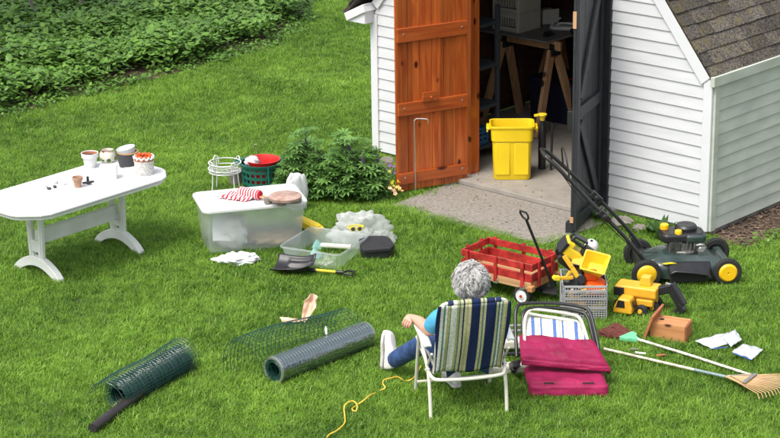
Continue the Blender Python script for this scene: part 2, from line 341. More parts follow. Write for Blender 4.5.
def scatter(name, pts, rotz, scl, sources):
    """one mesh of points; geometry nodes put a variant of the tuft on each point"""
    me = bpy.data.meshes.new(name); me.vertices.add(len(pts)); me.vertices.foreach_set('co', np.asarray(pts, dtype=np.float32).ravel())
    for nm, dt, ar in (('rz', 'FLOAT', rotz), ('sc', 'FLOAT', scl)):
        q = me.attributes.new(nm, dt, 'POINT'); q.data.foreach_set('value', np.asarray(ar, dtype=np.float32))
    idx = np.random.RandomState(3).randint(0, len(sources), len(pts)); q = me.attributes.new('ix', 'INT', 'POINT'); q.data.foreach_set('value', idx.astype(np.int32))
    o = bpy.data.objects.new(name, me); C.objects.link(o)
    ng = bpy.data.node_groups.new(name+'_nodes', 'GeometryNodeTree'); ng.interface.new_socket('Geometry', in_out='INPUT', socket_type='NodeSocketGeometry'); ng.interface.new_socket('Geometry', in_out='OUTPUT', socket_type='NodeSocketGeometry')
    N = ng.nodes; Lk = ng.links.new; gi = N.new('NodeGroupInput'); go = N.new('NodeGroupOutput')
    g2i = N.new('GeometryNodeGeometryToInstance'); js = N.new('GeometryNodeGeometryToInstance')
    join = N.new('GeometryNodeJoinGeometry')
    for s in sources:
        oi = N.new('GeometryNodeObjectInfo'); oi.inputs['Object'].default_value = s; oi.inputs['As Instance'].default_value = True
        Lk(oi.outputs['Geometry'], join.inputs[0])
    N.remove(g2i); N.remove(js)
    iop = N.new('GeometryNodeInstanceOnPoints'); Lk(gi.outputs[0], iop.inputs['Points']); Lk(join.outputs[0], iop.inputs['Instance'])
    iop.inputs['Pick Instance'].default_value = True
    def attr(nm, dt):
        a = N.new('GeometryNodeInputNamedAttribute'); a.data_type = dt; a.inputs['Name'].default_value = nm; return [x for x in a.outputs if x.enabled and x.name == 'Attribute'][0]
    Lk(attr('ix', 'INT'), iop.inputs['Instance Index'])
    cx = N.new('ShaderNodeCombineXYZ'); Lk(attr('rz', 'FLOAT'), cx.inputs['Z']); Lk(cx.outputs[0], iop.inputs['Rotation'])
    cs = N.new('ShaderNodeCombineXYZ'); sca = attr('sc', 'FLOAT'); [Lk(sca, cs.inputs[i]) for i in range(3)]; Lk(cs.outputs[0], iop.inputs['Scale'])
    Lk(iop.outputs[0], go.inputs[0])
    md = o.modifiers.new('scatter', 'NODES'); md.node_group = ng
    return o

# ------------------------------------------------------------------ shed frame (local: x = depth into the shed, y = leftwards along the front, z up)
YAW = R(-47.19)
SO = at(708, 231, .06); SO.z = 0
Svec = Vector((math.cos(YAW), -math.sin(YAW), 0)); Fvec = Vector((math.sin(YAW), math.cos(YAW), 0))
def sh(u, v, z=0): return SO + Svec*u + Fvec*v + Vector((0, 0, z))
def to_sh(p): q = Vector(p)-SO; return (q.dot(Svec), q.dot(Fvec))

bed_line = [at(-60, 135), at(0, 119), at(60, 103), at(150, 80), at(205, 66), at(262, 50), at(292, 34), at(303, 22), at(300, 8), at(285, -8), at(260, -40)]
def in_poly(x, y, poly):
    c = False; n = len(poly)
    for i in range(n):
        x1, y1 = poly[i][:2]; x2, y2 = poly[i-1][:2]
        if (y1 > y) != (y2 > y) and x < (x2-x1)*(y-y1)/(y2-y1)+x1: c = not c
    return c
bed_poly = [(p.x, p.y) for p in bed_line]+[(-1.6, 38), (-16, 38), (-16, 17)]
slab_poly = [sh(-.24, 2.62), sh(-1.10, 2.58), sh(-1.16, 2.3), sh(-1.12, 1.5), sh(-1.05, .90), sh(-.24, .86)]
slab_xy = [(p.x, p.y) for p in slab_poly]
mulch_px = [(712, 238), (722, 250), (742, 246), (790, 222), (790, 195), (712, 226)]
def no_grass(x, y):
    if in_poly(x, y, bed_poly) or in_poly(x, y, slab_xy): return True
    u, v = to_sh((x, y, 0))
    if u > -.03 and -.02 < v < 3.86: return True
    if u > -.28 and .95 < v < 2.75: return True
    if -.03 < u < 4 and -.42+.1*math.sin(u*5)-.06*math.sin(u*13) < v < .02: return True
    if u > -.12 and v < .9 and v > -.1: return True
    return False

# ground: lawn sheet, bed soil
g = MB(); g.grid(lambda a, b: (-150+300*a, -60+360*b, 0), 6, 6)
lawn = struct(g.build('lawn', mat('lawn_soil', (.035, .06, .012), .95, .4, 3, col2=(.05, .085, .016), world=True)))
g = MB(); n = len(bed_poly); g.add([(x, y, .006) for x, y in bed_poly], [tuple(range(n))]); struct(g.build('planting_bed', M['soil']))
mul = [sh(-.06, .03), sh(-.1, -.1), sh(-.02, -.4), sh(1, -.48), sh(3.2, -.45), sh(3.2, .0)]
g = MB(); g.add([(p.x, p.y, .006) for p in mul], [tuple(range(len(mul)))]); struct(g.build('mulch_strip', M['soil']))
def jag(pts, k=9, amp=.025):
    out = []
    for i, p in enumerate(pts):
        q = pts[(i+1) % len(pts)]
        for j in range(k):
            t = j/k; out.append((p.x+(q.x-p.x)*t+random.uniform(-amp, amp), p.y+(q.y-p.y)*t+random.uniform(-amp, amp)))
    return out
g = MB(); g.prism([(p.x, p.y) for p in slab_poly], -.02, .025); struct(g.build('concrete_path', M['concrete'], bevel=.006))

# wood chips on mulch
rng = np.random.RandomState(5)
g = MB()
for i in range(900):
    if i < 620:
        u = rng.uniform(-.05, 2.2); v = -rng.uniform(.0, .46); p = sh(u, v)
    else:
        k = rng.randint(0, len(bed_line)-1); t = rng.uniform(); q = bed_line[k].lerp(bed_line[k+1], t); p = q+Vector((rng.normal(0, .09)-.03, rng.normal(0, .10)+.02, 0))
    L = rng.uniform(.015, .05); g.box((p.x, p.y, .014+rng.uniform(0, .01)), (L, L*.35, .006), (rng.uniform(-.3, .3), rng.uniform(-.3, .3), rng.uniform(0, PI)))
tag(g.build('wood_chips', mat('chips', (.09, .055, .035), .9, .6, 18, col2=(.19, .13, .09), world=True)), 'brown wood chips and bark mulch lying on the soil beds', 'mulch', kind='stuff')

# grass
GM = leafmat('grass_blade', (.055, .155, .013), (.35, .58, .070), .5, .4, .65, .75, .51, 9)
tufts = [grass_tuft('grass_tuft', 190, .10, .015, .043, .0046, GM, np.random.RandomState(20+i)) for i in range(6)]
pts = []; rz = []; sc_ = []
sp = .085
y = 11.0
rg = np.random.RandomState(11)
while y < 27.5:
    hw = y*.213+.35
    spy = sp*(1+.5*max(0, (y-16)/11)); spx = spy
    x = -hw
    while x < hw:
        px = x+rg.uniform(-.5, .5)*spx; py = y+rg.uniform(-.5, .5)*spy
        if not no_grass(px, py):
            s = rg.uniform(.7, 1.3)*(1+.35*noise.noise(Vector((px*1.5, py*1.5, 0)))+.30*noise.noise(Vector((px*7, py*7, 3))))*(1.0+.3*max(0, (y-16)/11))
            pts.append((px, py, 0)); rz.append(rg.uniform(0, 2*PI)); sc_.append(s)
        x += spx
    y += spy
tag(scatter('grass', pts, rz, sc_, tufts), 'bright green uncut lawn grass covering the yard', 'grass', kind='stuff')
# ragged taller tufts along edges of the shed, path and legs
pts = []; rz = []; sc_ = []
for i in range(900):
    k = i % 3
    if k == 0: u, v = -.16+rg.normal(0, .03), rg.uniform(-.1, .95)
    elif k == 1: u, v = -1.14+rg.normal(0, .04), rg.uniform(.9, 2.6)
    else: u, v = -.03+rg.normal(0, .05)-.1, rg.uniform(2.75, 3.8)
    p = sh(u, v)
    if k == 1 or not in_poly(p.x, p.y, slab_xy): pts.append((p.x, p.y, 0)); rz.append(rg.uniform(0, 6.28)); sc_.append(rg.uniform(.8, 1.5) if k != 1 else rg.uniform(.6, 1.0))
tag(scatter('tall_grass', pts, rz, sc_, tufts[:3]), 'longer ragged grass along the shed wall and path edge', 'grass', kind='stuff')

# ground cover
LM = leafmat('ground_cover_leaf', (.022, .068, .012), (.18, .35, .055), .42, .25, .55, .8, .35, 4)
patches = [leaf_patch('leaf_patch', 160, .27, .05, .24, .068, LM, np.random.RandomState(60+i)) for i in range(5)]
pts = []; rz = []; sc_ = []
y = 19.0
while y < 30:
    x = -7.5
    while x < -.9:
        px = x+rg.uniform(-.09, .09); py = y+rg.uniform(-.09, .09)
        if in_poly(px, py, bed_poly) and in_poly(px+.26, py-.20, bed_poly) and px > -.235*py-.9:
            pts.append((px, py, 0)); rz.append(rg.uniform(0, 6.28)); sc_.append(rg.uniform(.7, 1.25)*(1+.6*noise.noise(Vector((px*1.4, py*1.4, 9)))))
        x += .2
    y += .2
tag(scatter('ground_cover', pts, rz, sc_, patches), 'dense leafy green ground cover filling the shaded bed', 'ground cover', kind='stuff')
pe = [leaf_patch('edge_patch', 22, .16, .01, .08, .05, LM, np.random.RandomState(90+i)) for i in range(3)]
pts = []; rz = []; sc_ = []
for i in range(260):
    k = rg.randint(0, len(bed_line)-1); q = bed_line[k].lerp(bed_line[k+1], rg.uniform()); pts.append((q.x+rg.normal(-.06, .08), q.y+rg.normal(.08, .08), 0)); rz.append(rg.uniform(0, 6.28)); sc_.append(rg.uniform(.5, 1.2))
for i in range(26):
    p = sh(rg.uniform(.0, 2), -.44+rg.normal(0, .05)); pts.append((p.x, p.y, 0)); rz.append(rg.uniform(0, 6.28)); sc_.append(rg.uniform(.5, .9))
tag(scatter('edge_weeds', pts, rz, sc_, pe), 'low weeds and seedlings along the edges of the beds', 'weeds', kind='stuff')

# unseen tree, added left of the picture so its crown shades the bed
tr_ = thing('added_shade_tree', 'unseen broad leafy tree added to shade the far left corner of the planting bed', 'tree', (-7.3, 22.2, 0))
b = MB(); b.tube(smoothpath([(0, 0, 0), (.05, .05, 1.4), (.3, .3, 2.8), (.8, .8, 4.2)], 5), [.16-.006*k for k in range(16)], 12)
for k in range(7): a_ = k*.9; b.tube([(.2, .2, 2.2+.2*k), (.8+1.2*math.cos(a_), .7+1.2*math.sin(a_), 3.4+.2*k)], [.05, .015], 7)
b.build('trunk', M['bark'], tr_, True)
r = np.random.RandomState(77); V = []; Fc = []; T = []
for i in range(5200):
    d = Vector(r.normal(0, 1, 3)).normalized()*r.uniform(.15, 1)**.5; kk = 1+.5*noise.noise(d*2.3)
    c_ = Vector((1.1+d.x*2.3*kk, 1.0+d.y*2.3*kk, 4.1+d.z*1.4*kk)); s = r.uniform(.06, .11); m4 = Euler((r.uniform(-.9, .9), r.uniform(-.9, .9), r.uniform(0, 6.3))).to_matrix()
    q = [c_+m4 @ Vector(v)*s for v in ((0, -1, 0), (.55, 0, .1), (0, 1, 0), (-.55, 0, .1))]; k0 = len(V); V += [tuple(v) for v in q]; Fc.append((k0, k0+1, k0+2, k0+3)); T.append(r.uniform(.1, .9))
o = numpy_mesh('crown', np.array(V), np.array(Fc), np.array(T), LM, True); o.parent = tr_
# ------------------------------------------------------------------ the shed
TZ = Matrix.Translation(SO) @ Matrix.Rotation(math.atan2(Svec.y, Svec.x), 4, 'Z')   # local x=u, y=v
shed = thing('garden_shed', 'white sided garden shed with shingled gambrel roof and open double doors', 'shed', SO, math.atan2(Svec.y, Svec.x))
W_, D_, EAVE = 3.80, 3.0, 1.40
OP0, OP1, OPZ = 1.10, 2.62, 2.25
def vlow(z): return 0.085 if z < 1.385 else .085+(z-1.385)/1.255
def vhigh(z): return W_-.02 if z < 1.385 else W_-.02-(z-1.385)/1.255
def siding(mb, va, vb, z0, z1, ex=.1025, off=0.0, un=-1):
    """lap siding courses between va(z) and vb(z) on the plane u=0"""
    z = z0
    while z < z1-.005:
        zt = min(z+ex, z1); a0, b0, a1, b1 = va(z), vb(z), va(zt), vb(zt)
        if b0-a0 > .02:
            p = .013; zt2 = zt
            vs = [(off-p, a0, z), (off-p, b0, z), (off-.002, b1, zt2), (off-.002, a1, zt2), (off, a0, z), (off, b0, z), (off+.01, b1, zt2), (off+.01, a1, zt2)]
            mb.add(vs, [(0, 1, 2, 3), (0, 4, 5, 1), (4, 7, 6, 5), (0, 3, 7, 4), (1, 5, 6, 2)])
        z += ex
b = MB(); siding(b, vlow, lambda z: min(OP0-.075, vhigh(z)), .06, 2.3); b.build('front_siding', M['white_vinyl'], shed)
b = MB(); siding(b, lambda z: OP1+.075, vhigh, .06, 2.3); b.build('front_siding', M['white_vinyl'], shed)
b = MB(); siding(b, lambda z: max(vlow(z), .81), lambda z: min(vhigh(z), 3.0), 2.36, 2.9); b.build('front_siding', M['white_vinyl'], shed)
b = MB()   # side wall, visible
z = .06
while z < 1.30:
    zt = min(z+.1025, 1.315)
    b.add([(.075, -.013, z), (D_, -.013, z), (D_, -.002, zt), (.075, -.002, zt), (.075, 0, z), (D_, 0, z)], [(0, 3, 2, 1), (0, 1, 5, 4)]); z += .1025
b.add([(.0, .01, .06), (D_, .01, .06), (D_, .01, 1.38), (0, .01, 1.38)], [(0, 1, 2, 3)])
b.build('side_siding', M['shaded_side_vinyl'], shed)
b = MB(); b.box((D_/2, W_, .72), (D_, .03, 1.32)); b.build('far_side_wall', M['white_vinyl'], shed)
b = MB(); b.box((D_, W_/2, .72), (.03, W_-.04, 1.32)); b.prism([(0.02, 1.385), (.81, 2.36), (1.915, 2.88), (3.02, 2.36), (W_-.02, 1.385)], D_-.015, D_+.015, Matrix(((0, 0, 1, 0), (1, 0, 0, 0), (0, 1, 0, 0), (0, 0, 0, 1))))
b.build('back_wall', M['white_vinyl'], shed)
# corner boards
b = MB(); b.box((-.012, .040, .72), (.026, .084, 1.33)); b.build('corner_board', M['white_trim'], shed, bevel=.003)
b = MB(); b.box((.032, -.013, .72), (.064, .024, 1.33)); b.build('corner_board', M['shaded_side_vinyl'], shed, bevel=.003)
b = MB(); b.box((-.012, W_-.03, .72), (.026, .084, 1.33)); b.build('corner_board', M['white_trim'], shed, bevel=.003)
# foundation strip, floor
b = MB(); b.box((D_/2+.01, W_/2, .03), (D_, W_-.04, .055)); b.build('foundation', M['stone'], shed)
b = MB(); b.prism([(-.24, .93), (-.24, 2.64), (.0, 2.64), (.03, W_-.05), (D_-.03, W_-.05), (D_-.03, .05), (.03, .05), (.0, .93)], .02, .068); b.build('floor', M['floor_concrete'], shed, bevel=.008)
# rake boards on the front (gambrel)
def rake(mb, p, q, w=.10, u0=-.034, u1=.0):
    p = Vector((0, *p)); q = Vector((0, *q)); d = (q-p).normalized(); nrm = Vector((0, d.z, -d.y))
    if nrm.z > 0: nrm = -nrm
    vs = [Vector((u, r.y, r.z))+nrm*k for u in (u0, u1) for r, k in ((p, 0), (q, 0), (q, w), (p, w))]
    mb.add(vs, [(0, 1, 2, 3), (7, 6, 5, 4), (0, 4, 5, 1), (1, 5, 6, 2), (2, 6, 7, 3), (3, 7, 4, 0)])
RR = [(0.02, 1.372), (.86, 2.43), (1.915, 2.97)]
RL = [(W_+.22, 1.36), (W_-.86+.1, 2.43), (1.915, 2.97)]
b = MB(); rake(b, RR[0], RR[1]); b.build('rake_board', M['white_trim'], shed, bevel=.003)
b = MB(); rake(b, RR[1], RR[2]); b.build('rake_board', M['white_trim'], shed, bevel=.003)
b = MB(); rake(b, (W_+.22, 1.385), (W_-.02, 1.50), .075, -.16); rake(b, (W_-.02, 1.50), RL[1], .09); b.build('rake_board', M['white_trim'], shed, bevel=.003)
b = MB(); rake(b, RL[1], RL[2]); b.build('rake_board', M['white_trim'], shed, bevel=.003)
# boxed eave return at the left corner
b = MB(); b.prism([(W_-.03, 1.31), (W_+.20, 1.31), (W_+.20, 1.385), (W_-.03, 1.50)], -.14, D_, Matrix(((0, 0, 1, 0), (1, 0, 0, 0), (0, 1, 0, 0), (0, 0, 0, 1)))); b.build('eave_return', M['white_trim'], shed, bevel=.004)
# side fascia under the shingles
b = MB(); b.box((D_/2-.02, -.02, 1.348), (D_+.06, .04, .082)); b.build('fascia', M['shaded_side_vinyl'], shed, bevel=.003)
# roof deck + shingles
SHG = bpy.data.materials.new('mossy_shingle'); SHG.use_nodes = True
def shingle_nodes(m):
    n = m.node_tree; N = n.nodes; Lk = n.links.new; b = N['Principled BSDF']; b.inputs['Roughness'].default_value = .95
    tc = N.new('ShaderNodeTexCoord'); g1 = N.new('ShaderNodeTexNoise'); g1.inputs['Scale'].default_value = 60; g1.inputs['Detail'].default_value = 4; Lk(tc.outputs['Object'], g1.inputs[0])
    r1 = N.new('ShaderNodeValToRGB'); Lk(g1.outputs[0], r1.inputs[0]); r1.color_ramp.elements[0].position = .38; r1.color_ramp.elements[1].position = .66
    r1.color_ramp.elements[0].color = (.035, .030, .026, 1); r1.color_ramp.elements[1].color = (.17, .145, .12, 1)
    g2 = N.new('ShaderNodeTexNoise'); g2.inputs['Scale'].default_value = 7; g2.inputs['Detail'].default_value = 9; g2.inputs['Roughness'].default_value = .75; Lk(tc.outputs['Object'], g2.inputs[0])
    r2 = N.new('ShaderNodeValToRGB'); Lk(g2.outputs[0], r2.inputs[0]); r2.color_ramp.elements[0].position = .50; r2.color_ramp.elements[1].position = .68
    mx = N.new('ShaderNodeMix'); mx.data_type = 'RGBA'; Lk(r2.outputs[0], mx.inputs['Factor']); Lk(r1.outputs[0], mx.inputs['A']); mx.inputs['B'].default_value = (.14, .115, .04, 1)
    a = N.new('ShaderNodeAttribute'); a.attribute_name = 'tint'; vm = N.new('ShaderNodeVectorMath'); vm.operation = 'SCALE'; Lk(mx.outputs['Result'], vm.inputs[0]); Lk(a.outputs['Fac'], vm.inputs['Scale'])
    Lk(vm.outputs[0], b.inputs['Base Color'])
    bp = N.new('ShaderNodeBump'); bp.inputs['Strength'].default_value = .9; bp.inputs['Distance'].default_value = .006; Lk(g1.outputs[0], bp.inputs['Height']); Lk(bp.outputs[0], b.inputs['Normal'])
shingle_nodes(SHG)
def roof_slope(a, c_, u0, u1):
    """a -> c_: (v,z) from eave up; returns roof part"""
    a = Vector((0, *a)); c_ = Vector((0, *c_)); d = (c_-a); L = d.length; d.normalize(); nr = Vector((0, -d.z, d.y))
    if nr.z < 0: nr = -nr
    V = []; Fc = []; T = []; ex = .125; s = 0; r = np.random.RandomState(4); row = 0
    def slab(p, uu0, uu1, s0, s1, h0, h1, t):
        k = len(V); q = [Vector((uu, 0, 0))+p+d*ss+nr*hh for hh0, hh1 in ((0, 0), (h0, h1)) for uu, ss, hh in ((uu0, s0, hh0), (uu1, s0, hh0), (uu1, s1, hh1), (uu0, s1, hh1))]
        V.extend(q); Fc.extend([(k+i for i in f) for f in ((0, 1, 2, 3), (4, 5, 6, 7), (0, 1, 5, 4), (1, 2, 6, 5), (2, 3, 7, 6), (3, 0, 4, 7))]); T.extend([t]*6)
    slab(a-nr*.03, u0, u1, 0, L, .028, .028, .5)
    while s < L:
        u = u0-.01-r.uniform(0, .3)
        while u < u1:
            w_ = r.choice([.14, .2, .26, .3]); e0 = max(u, u0-.012); e1 = min(u+w_-.006, u1)
            if e1 > e0+.01: slab(a, e0, e1, s-.012-r.uniform(0, .008), min(s+ex+.01, L), .014+r.uniform(0, .006), .004, r.uniform(.6, 1.25))
            u += w_
        s += ex; row += 1
    me = bpy.data.meshes.new('roof'); me.from_pydata([tuple(v) for v in V], [], [tuple(f) for f in Fc]); q = me.attributes.new('tint', 'FLOAT', 'FACE'); q.data.foreach_set('value', T)
    me.materials.append(SHG); bm = bmesh.new(); bm.from_mesh(me); bmesh.ops.recalc_face_normals(bm, faces=bm.faces); bm.to_mesh(me); bm.free()
    o = bpy.data.objects.new('roof', me); C.objects.link(o); o.parent = shed
roof_slope((-.005, 1.378), (.85, 2.45), -.03, D_+.05)
roof_slope((.85, 2.455), (1.915, 3.0), -.03, D_+.05)
roof_slope((W_+.23, 1.40), (2.98, 2.45), -.15, D_+.05)
roof_slope((2.98, 2.455), (1.915, 3.0), -.03, D_+.05)
# casings round the opening
b = MB(); b.box((-.008, OP0-.0375, 1.17), (.05, .075, 2.22)); b.build('door_casing', M['black_paint'], shed, bevel=.003)
b = MB(); b.box((-.008, OP1+.0375, 1.17), (.05, .075, 2.22)); b.build('door_casing', M['orange_wood'], shed, bevel=.003)
b = MB(); b.box((.0, OP1-.04, 1.14), (.12, .075, 2.16)); b.build('door_jamb', M['orange_wood'], shed, bevel=.003)
b = MB(); b.box((-.008, (OP0+OP1)/2, 2.32), (.05, OP1-OP0+.15, .08)); b.build('door_casing', M['white_trim'], shed, bevel=.003)
# interior lining
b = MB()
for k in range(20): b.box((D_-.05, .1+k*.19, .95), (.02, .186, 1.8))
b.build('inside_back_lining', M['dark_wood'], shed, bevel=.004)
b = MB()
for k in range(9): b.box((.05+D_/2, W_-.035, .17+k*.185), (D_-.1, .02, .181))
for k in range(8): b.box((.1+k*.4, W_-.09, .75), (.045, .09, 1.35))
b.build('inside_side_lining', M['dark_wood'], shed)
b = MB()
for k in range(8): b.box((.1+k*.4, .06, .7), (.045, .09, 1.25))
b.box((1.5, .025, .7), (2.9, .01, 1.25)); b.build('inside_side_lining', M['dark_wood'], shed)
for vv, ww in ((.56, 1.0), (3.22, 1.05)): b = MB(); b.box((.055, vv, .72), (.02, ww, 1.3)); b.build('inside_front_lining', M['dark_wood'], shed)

def door(name, hinge_v, deg, width, z0, z1, m_board, m_rail, brace, side, label):
    """boards hung at hinge_v, opened by deg from the closed position; local x from hinge to free edge, +y = face with the ledges"""
    d = bpy.data.objects.new(name, None); C.objects.link(d); d.parent = shed; d['label'] = label; d.empty_display_size = .1
    d.location = (-.035, hinge_v, 0); d.rotation_euler = (0, 0, deg)
    n = 6; bw = width/n
    b = MB()
    for k in range(n): b.box(((k+.5)*bw, 0, (z0+z1)/2), (bw-.004, .024, z1-z0-random.uniform(0, .004)))
    bo = b.build('door_boards', m_board, d, bevel=.003)
    return d, bo, bw
# orange pine door, inner face with ledges towards the camera; free edge outwards
hu, hv = to_sh(at(467, 180, .04)); fu, fv = to_sh(at(396.5, 192, .04))
DW = math.hypot(fu-hu, fv-hv); deg = math.atan2(fv-hv, fu-hu)
od, ob, bw = door('door', hv, deg, DW, .04, 2.2, M['orange_wood'], M['orange_wood_h'], False, 1, 'orange stained pine door standing open'); od.location.x = hu
for zc, h_ in ((.16, .10), (.80, .115), (1.47, .125), (2.1, .11)):
    b = MB(); b.box((DW/2, .025, zc), (DW-.02, .026, h_)); b.build('ledge', M['orange_wood_h'], od, bevel=.004)
b = MB(); b.box((DW*.56, .052, .895), (.15, .026, .085)); b.lathe([(0, 0), (.012, 0), (.012, .02), (0, .02)], 10, (DW*.56, .07, .89), (0, 1, 0)); b.build('latch', M['orange_wood_h'], od, bevel=.004)
for zc in (.16, .80, 1.47):
    for xx in (.07, DW-.07): b = MB(); b.lathe([(0, 0), (.009, 0), (.007, .004), (0, .005)], 8, (xx, .039, zc+.01), (0, 1, 0)); b.build('bolt_head', M['galv'], od)
# dark door, outer face with braces towards the camera
fu, fv = to_sh(at(571.5, 233, .03)); hu, hv = -.045, OP0+.02; KW = math.hypot(fu-hu, fv-hv); deg = math.atan2(fv-hv, fu-hu)
dd, db, bw = door('door', hv, deg, KW, .03, 2.2, M['black_paint'], M['black_paint'], True, 1, 'black painted door seen almost edge-on with diagonal braces')
dd.location.x = hu
for xx, w_ in ((.035, .07), (KW-.035, .07)):
    b = MB(); b.box((xx, .026, 1.12), (w_, .026, 2.14)); b.build('stile', M['black_paint'], dd, bevel=.003)
for zc in (.12, 1.06, 2.12):
    b = MB(); b.box((KW/2, .026, zc), (KW-.144, .026, .10)); b.build('ledge', M['black_paint'], dd, bevel=.003)
for (a0, a1) in ((2.02, 1.17), (.22, .96)):
    b = MB(); b.bar((.10, .026, a0), (KW-.10, .026, a1), .026, .085, (0, 0, 1)); b.build('brace', M['black_paint'], dd, bevel=.003)
for z0_, z1_ in ((.12, .17), (1.78, 1.92)):
    b = MB(); b.box((KW+.003, .0, (z0_+z1_)/2), (.008, .03, z1_-z0_)); b.build('bare_wood_patch', M['lumber'], dd)
b = MB(); b.box((KW-.03, -.03, 1.0), (.05, .05, .16)); b.build('latch', M['black_metal'], dd, bevel=.004)
b = MB(); b.box((KW-.03, -.025, .06), (.06, .06, .12)); b.build('bottom_block', M['black_paint'], dd, bevel=.004)

# hooked metal rod standing in front of the orange door
p0 = at(415.5, 195); b = MB()
b.tube(smoothpath([(0, 0, .0), (0, 0, .35), (-.005, 0, .66), (0, .0, .695), (.02, 0, .71), (.10, 0, .71), (.118, 0, .70), (.122, 0, .665)], 4), .0055, 8)
o = b.build('hooked_rod', M['galv'], None, True); o.location = p0; o.rotation_euler = (0, 0, R(-10)); tag(o, 'thin hooked steel rod standing in front of the orange door', 'rod')

# ---- things inside the shed
def inst(p, z): return Vector((p.x, p.y, z))
# shelf unit at left inside
sx, sy = .42, 3.18
st = thing('shelf_unit', 'dark plastic shelf unit against the left inside the shed door', 'shelf', sh(.30, 3.02, .068), math.atan2(Svec.y, Svec.x))
SHZ = [.12, .50, .88, 1.28]
for z_ in SHZ:
    b = MB(); b.box((.12, .05, z_), (.40, .62, .035)); b.build('shelf', M['shelf_plastic'], st, bevel=.004)
for xx in (-.06, .30):
    for yy in (-.24, .34):
        b = MB(); b.box((xx, yy, .72), (.04, .04, 1.44)); b.build('post', M['shelf_plastic'], st, bevel=.006)
shw = lambda u, v, z: sh(.30+u, 3.02+v, .068+z)
b = MB()
bx = MB(); bx.box((0, 0, .008), (.22, .28, .012))
for s_ in (-1, 1):
    for z_ in (.03, .075, .12, .155): bx.box((s_*.105, 0, z_), (.012, .28, .022 if z_ < .15 else .02)); bx.box((0, s_*.135, z_), (.22, .012, .022 if z_ < .15 else .02))
    for k in range(5): bx.box((s_*.105, -.13+k*.065, .085), (.012, .018, .16))
    for k in range(4): bx.box((-.1+k*.066, s_*.135, .085), (.018, .012, .16))
o = bx.build('small_crate', M['blue_plastic']); o.location = shw(.06, -.10, .14); o.rotation_euler.z = math.atan2(Svec.y, Svec.x); tag(o, 'blue slatted plastic crate on the lowest shelf in the shed', 'crate')
bx = MB(); bx.tube([(-.06, 0, .03), (.06, 0, .03)], .028, 10); bx.tube([(.05, 0, .03), (.13, .02, .035)], .012, 8); bx.box((-.02, .01, .06), (.05, .04, .02)); o = bx.build('hand_tool', M['red_plastic'], None, True); o.location = shw(.0, -.15, .9); o.rotation_euler.z = R(150); tag(o, 'red hand tool lying on the shelf at door height', 'tool')
bx = MB(); bx.tube(smoothpath([(-.03, 0, .012), (.0, .02, .04), (.03, .0, .10), (.02, -.02, .13)], 4), [.012]*12+[.009], 8); bx.box((-.02, .0, .02), (.06, .03, .03)); o = bx.build('clamp', M['red_plastic'], None, True); o.location = shw(-.02, -.14, .52); tag(o, 'small red clamp on the shelf below the red tool', 'clamp')
bx = MB(); bx.lathe([(0, 0), (.07, 0), (.085, .16), (.08, .17), (0, .17)], 16); o = bx.build('green_bag', mat('dark_green', (.02, .07, .03), .8, .3, 9), None, True); o.location = shw(.08, .02, .52); tag(o, 'dark green pot on the middle shelf inside the shed', 'pot')
bx = MB(); bx.grid(lambda a, c: (.09*math.cos(2*PI*a)*math.sin(PI*c)*(1+.2*math.sin(9*a*PI)), .11*math.sin(2*PI*a)*math.sin(PI*c), .06-.06*math.cos(PI*c)), 24, 10); o = bx.build('black_pouch', M['black_plastic'], None, True); o.location = shw(.0, -.1, 1.30); tag(o, 'black lumpy pouch on the top shelf by the door jamb', 'pouch')

# sawhorses with a board on top
def sawhorse(u, label):
    t = thing('sawhorse', label, 'sawhorse', sh(u, 3.20, .068), math.atan2(Svec.y, Svec.x), 'sawhorses carrying the board')
    H_ = .81
    for s_ in (-1, 1):
        for q in (-1, 1):
            b = MB(); b.bar((s_*.31, q*.36, 0.0), (s_*.035, q*.30, H_), .088, .038, (0, 1, 0)); b.build('leg', M['lumber'], t, bevel=.003)
        b = MB(); b.box((0, s_*.30, H_-.02), (.14, .075, .07)); b.box((0, s_*.30, H_+.03), (.06, .06, .06)); b.build('bracket', M['black_metal'], t, bevel=.006)
    b = MB(); b.box((0, 0, H_+.045), (.038, .78, .088)); b.build('beam', M['lumber'], t, bevel=.003)
    return t
sawhorse(1.60, 'wooden sawhorse under the front edge of the board, amber legs with black brackets')
sawhorse(2.42, 'wooden sawhorse deep in the shed under the rear of the board')
b = MB(); b.box((0, 0, .012), (1.25, .88, .022)); o = b.build('table_board', [M['board_grey']], None, bevel=.003); o.location = sh(2.08, 3.31, .068+.81+.09); o.rotation_euler.z = math.atan2(Svec.y, Svec.x); tag(o, 'grey sheet board laid across the sawhorses as a bench', 'board')
BZ = .068+.81+.09+.024
def drawer_box(u, v, z, label, k):
    t = thing('drawer_box', label, 'storage box', sh(u, v, z), math.atan2(Svec.y, Svec.x), 'stacked cream drawer boxes')
    b = MB(); w_, d_, h_ = .34, .34, .185
    b.box((0, 0, .006), (d_, w_, .012)); b.box((0, 0, h_-.006), (d_, w_, .012))
    for s_ in (-1, 1):
        b.box((0, s_*(w_/2-.008), h_/2), (d_, .014, h_-.026))
        b.box((-d_/2+.008, s_*(w_/2-.025), h_/2), (.016, .02, h_-.026))
    b.box((d_/2-.008, 0, h_/2), (.014, w_-.03, h_-.026)); b.build('shell', M['basket_plastic'], t, bevel=.003)
    b = MB(); b.box((-d_/2+.006, 0, .03), (.012, w_-.075, .03)); b.box((-d_/2+.006, 0, h_-.032), (.012, w_-.075, .036))
    for q in range(9): b.box((-d_/2+.007, -.12+q*.03, h_/2), (.010, .013, h_-.11))
    b.build('slotted_front', M['basket_plastic'], t, bevel=.002)
    return t
drawer_box(1.72, 3.46, BZ, 'cream slotted drawer box standing directly on the bench board', 0)
drawer_box(1.72, 3.46, BZ+.187, 'cream slotted drawer box topmost of the two stacked in the shed', 1)
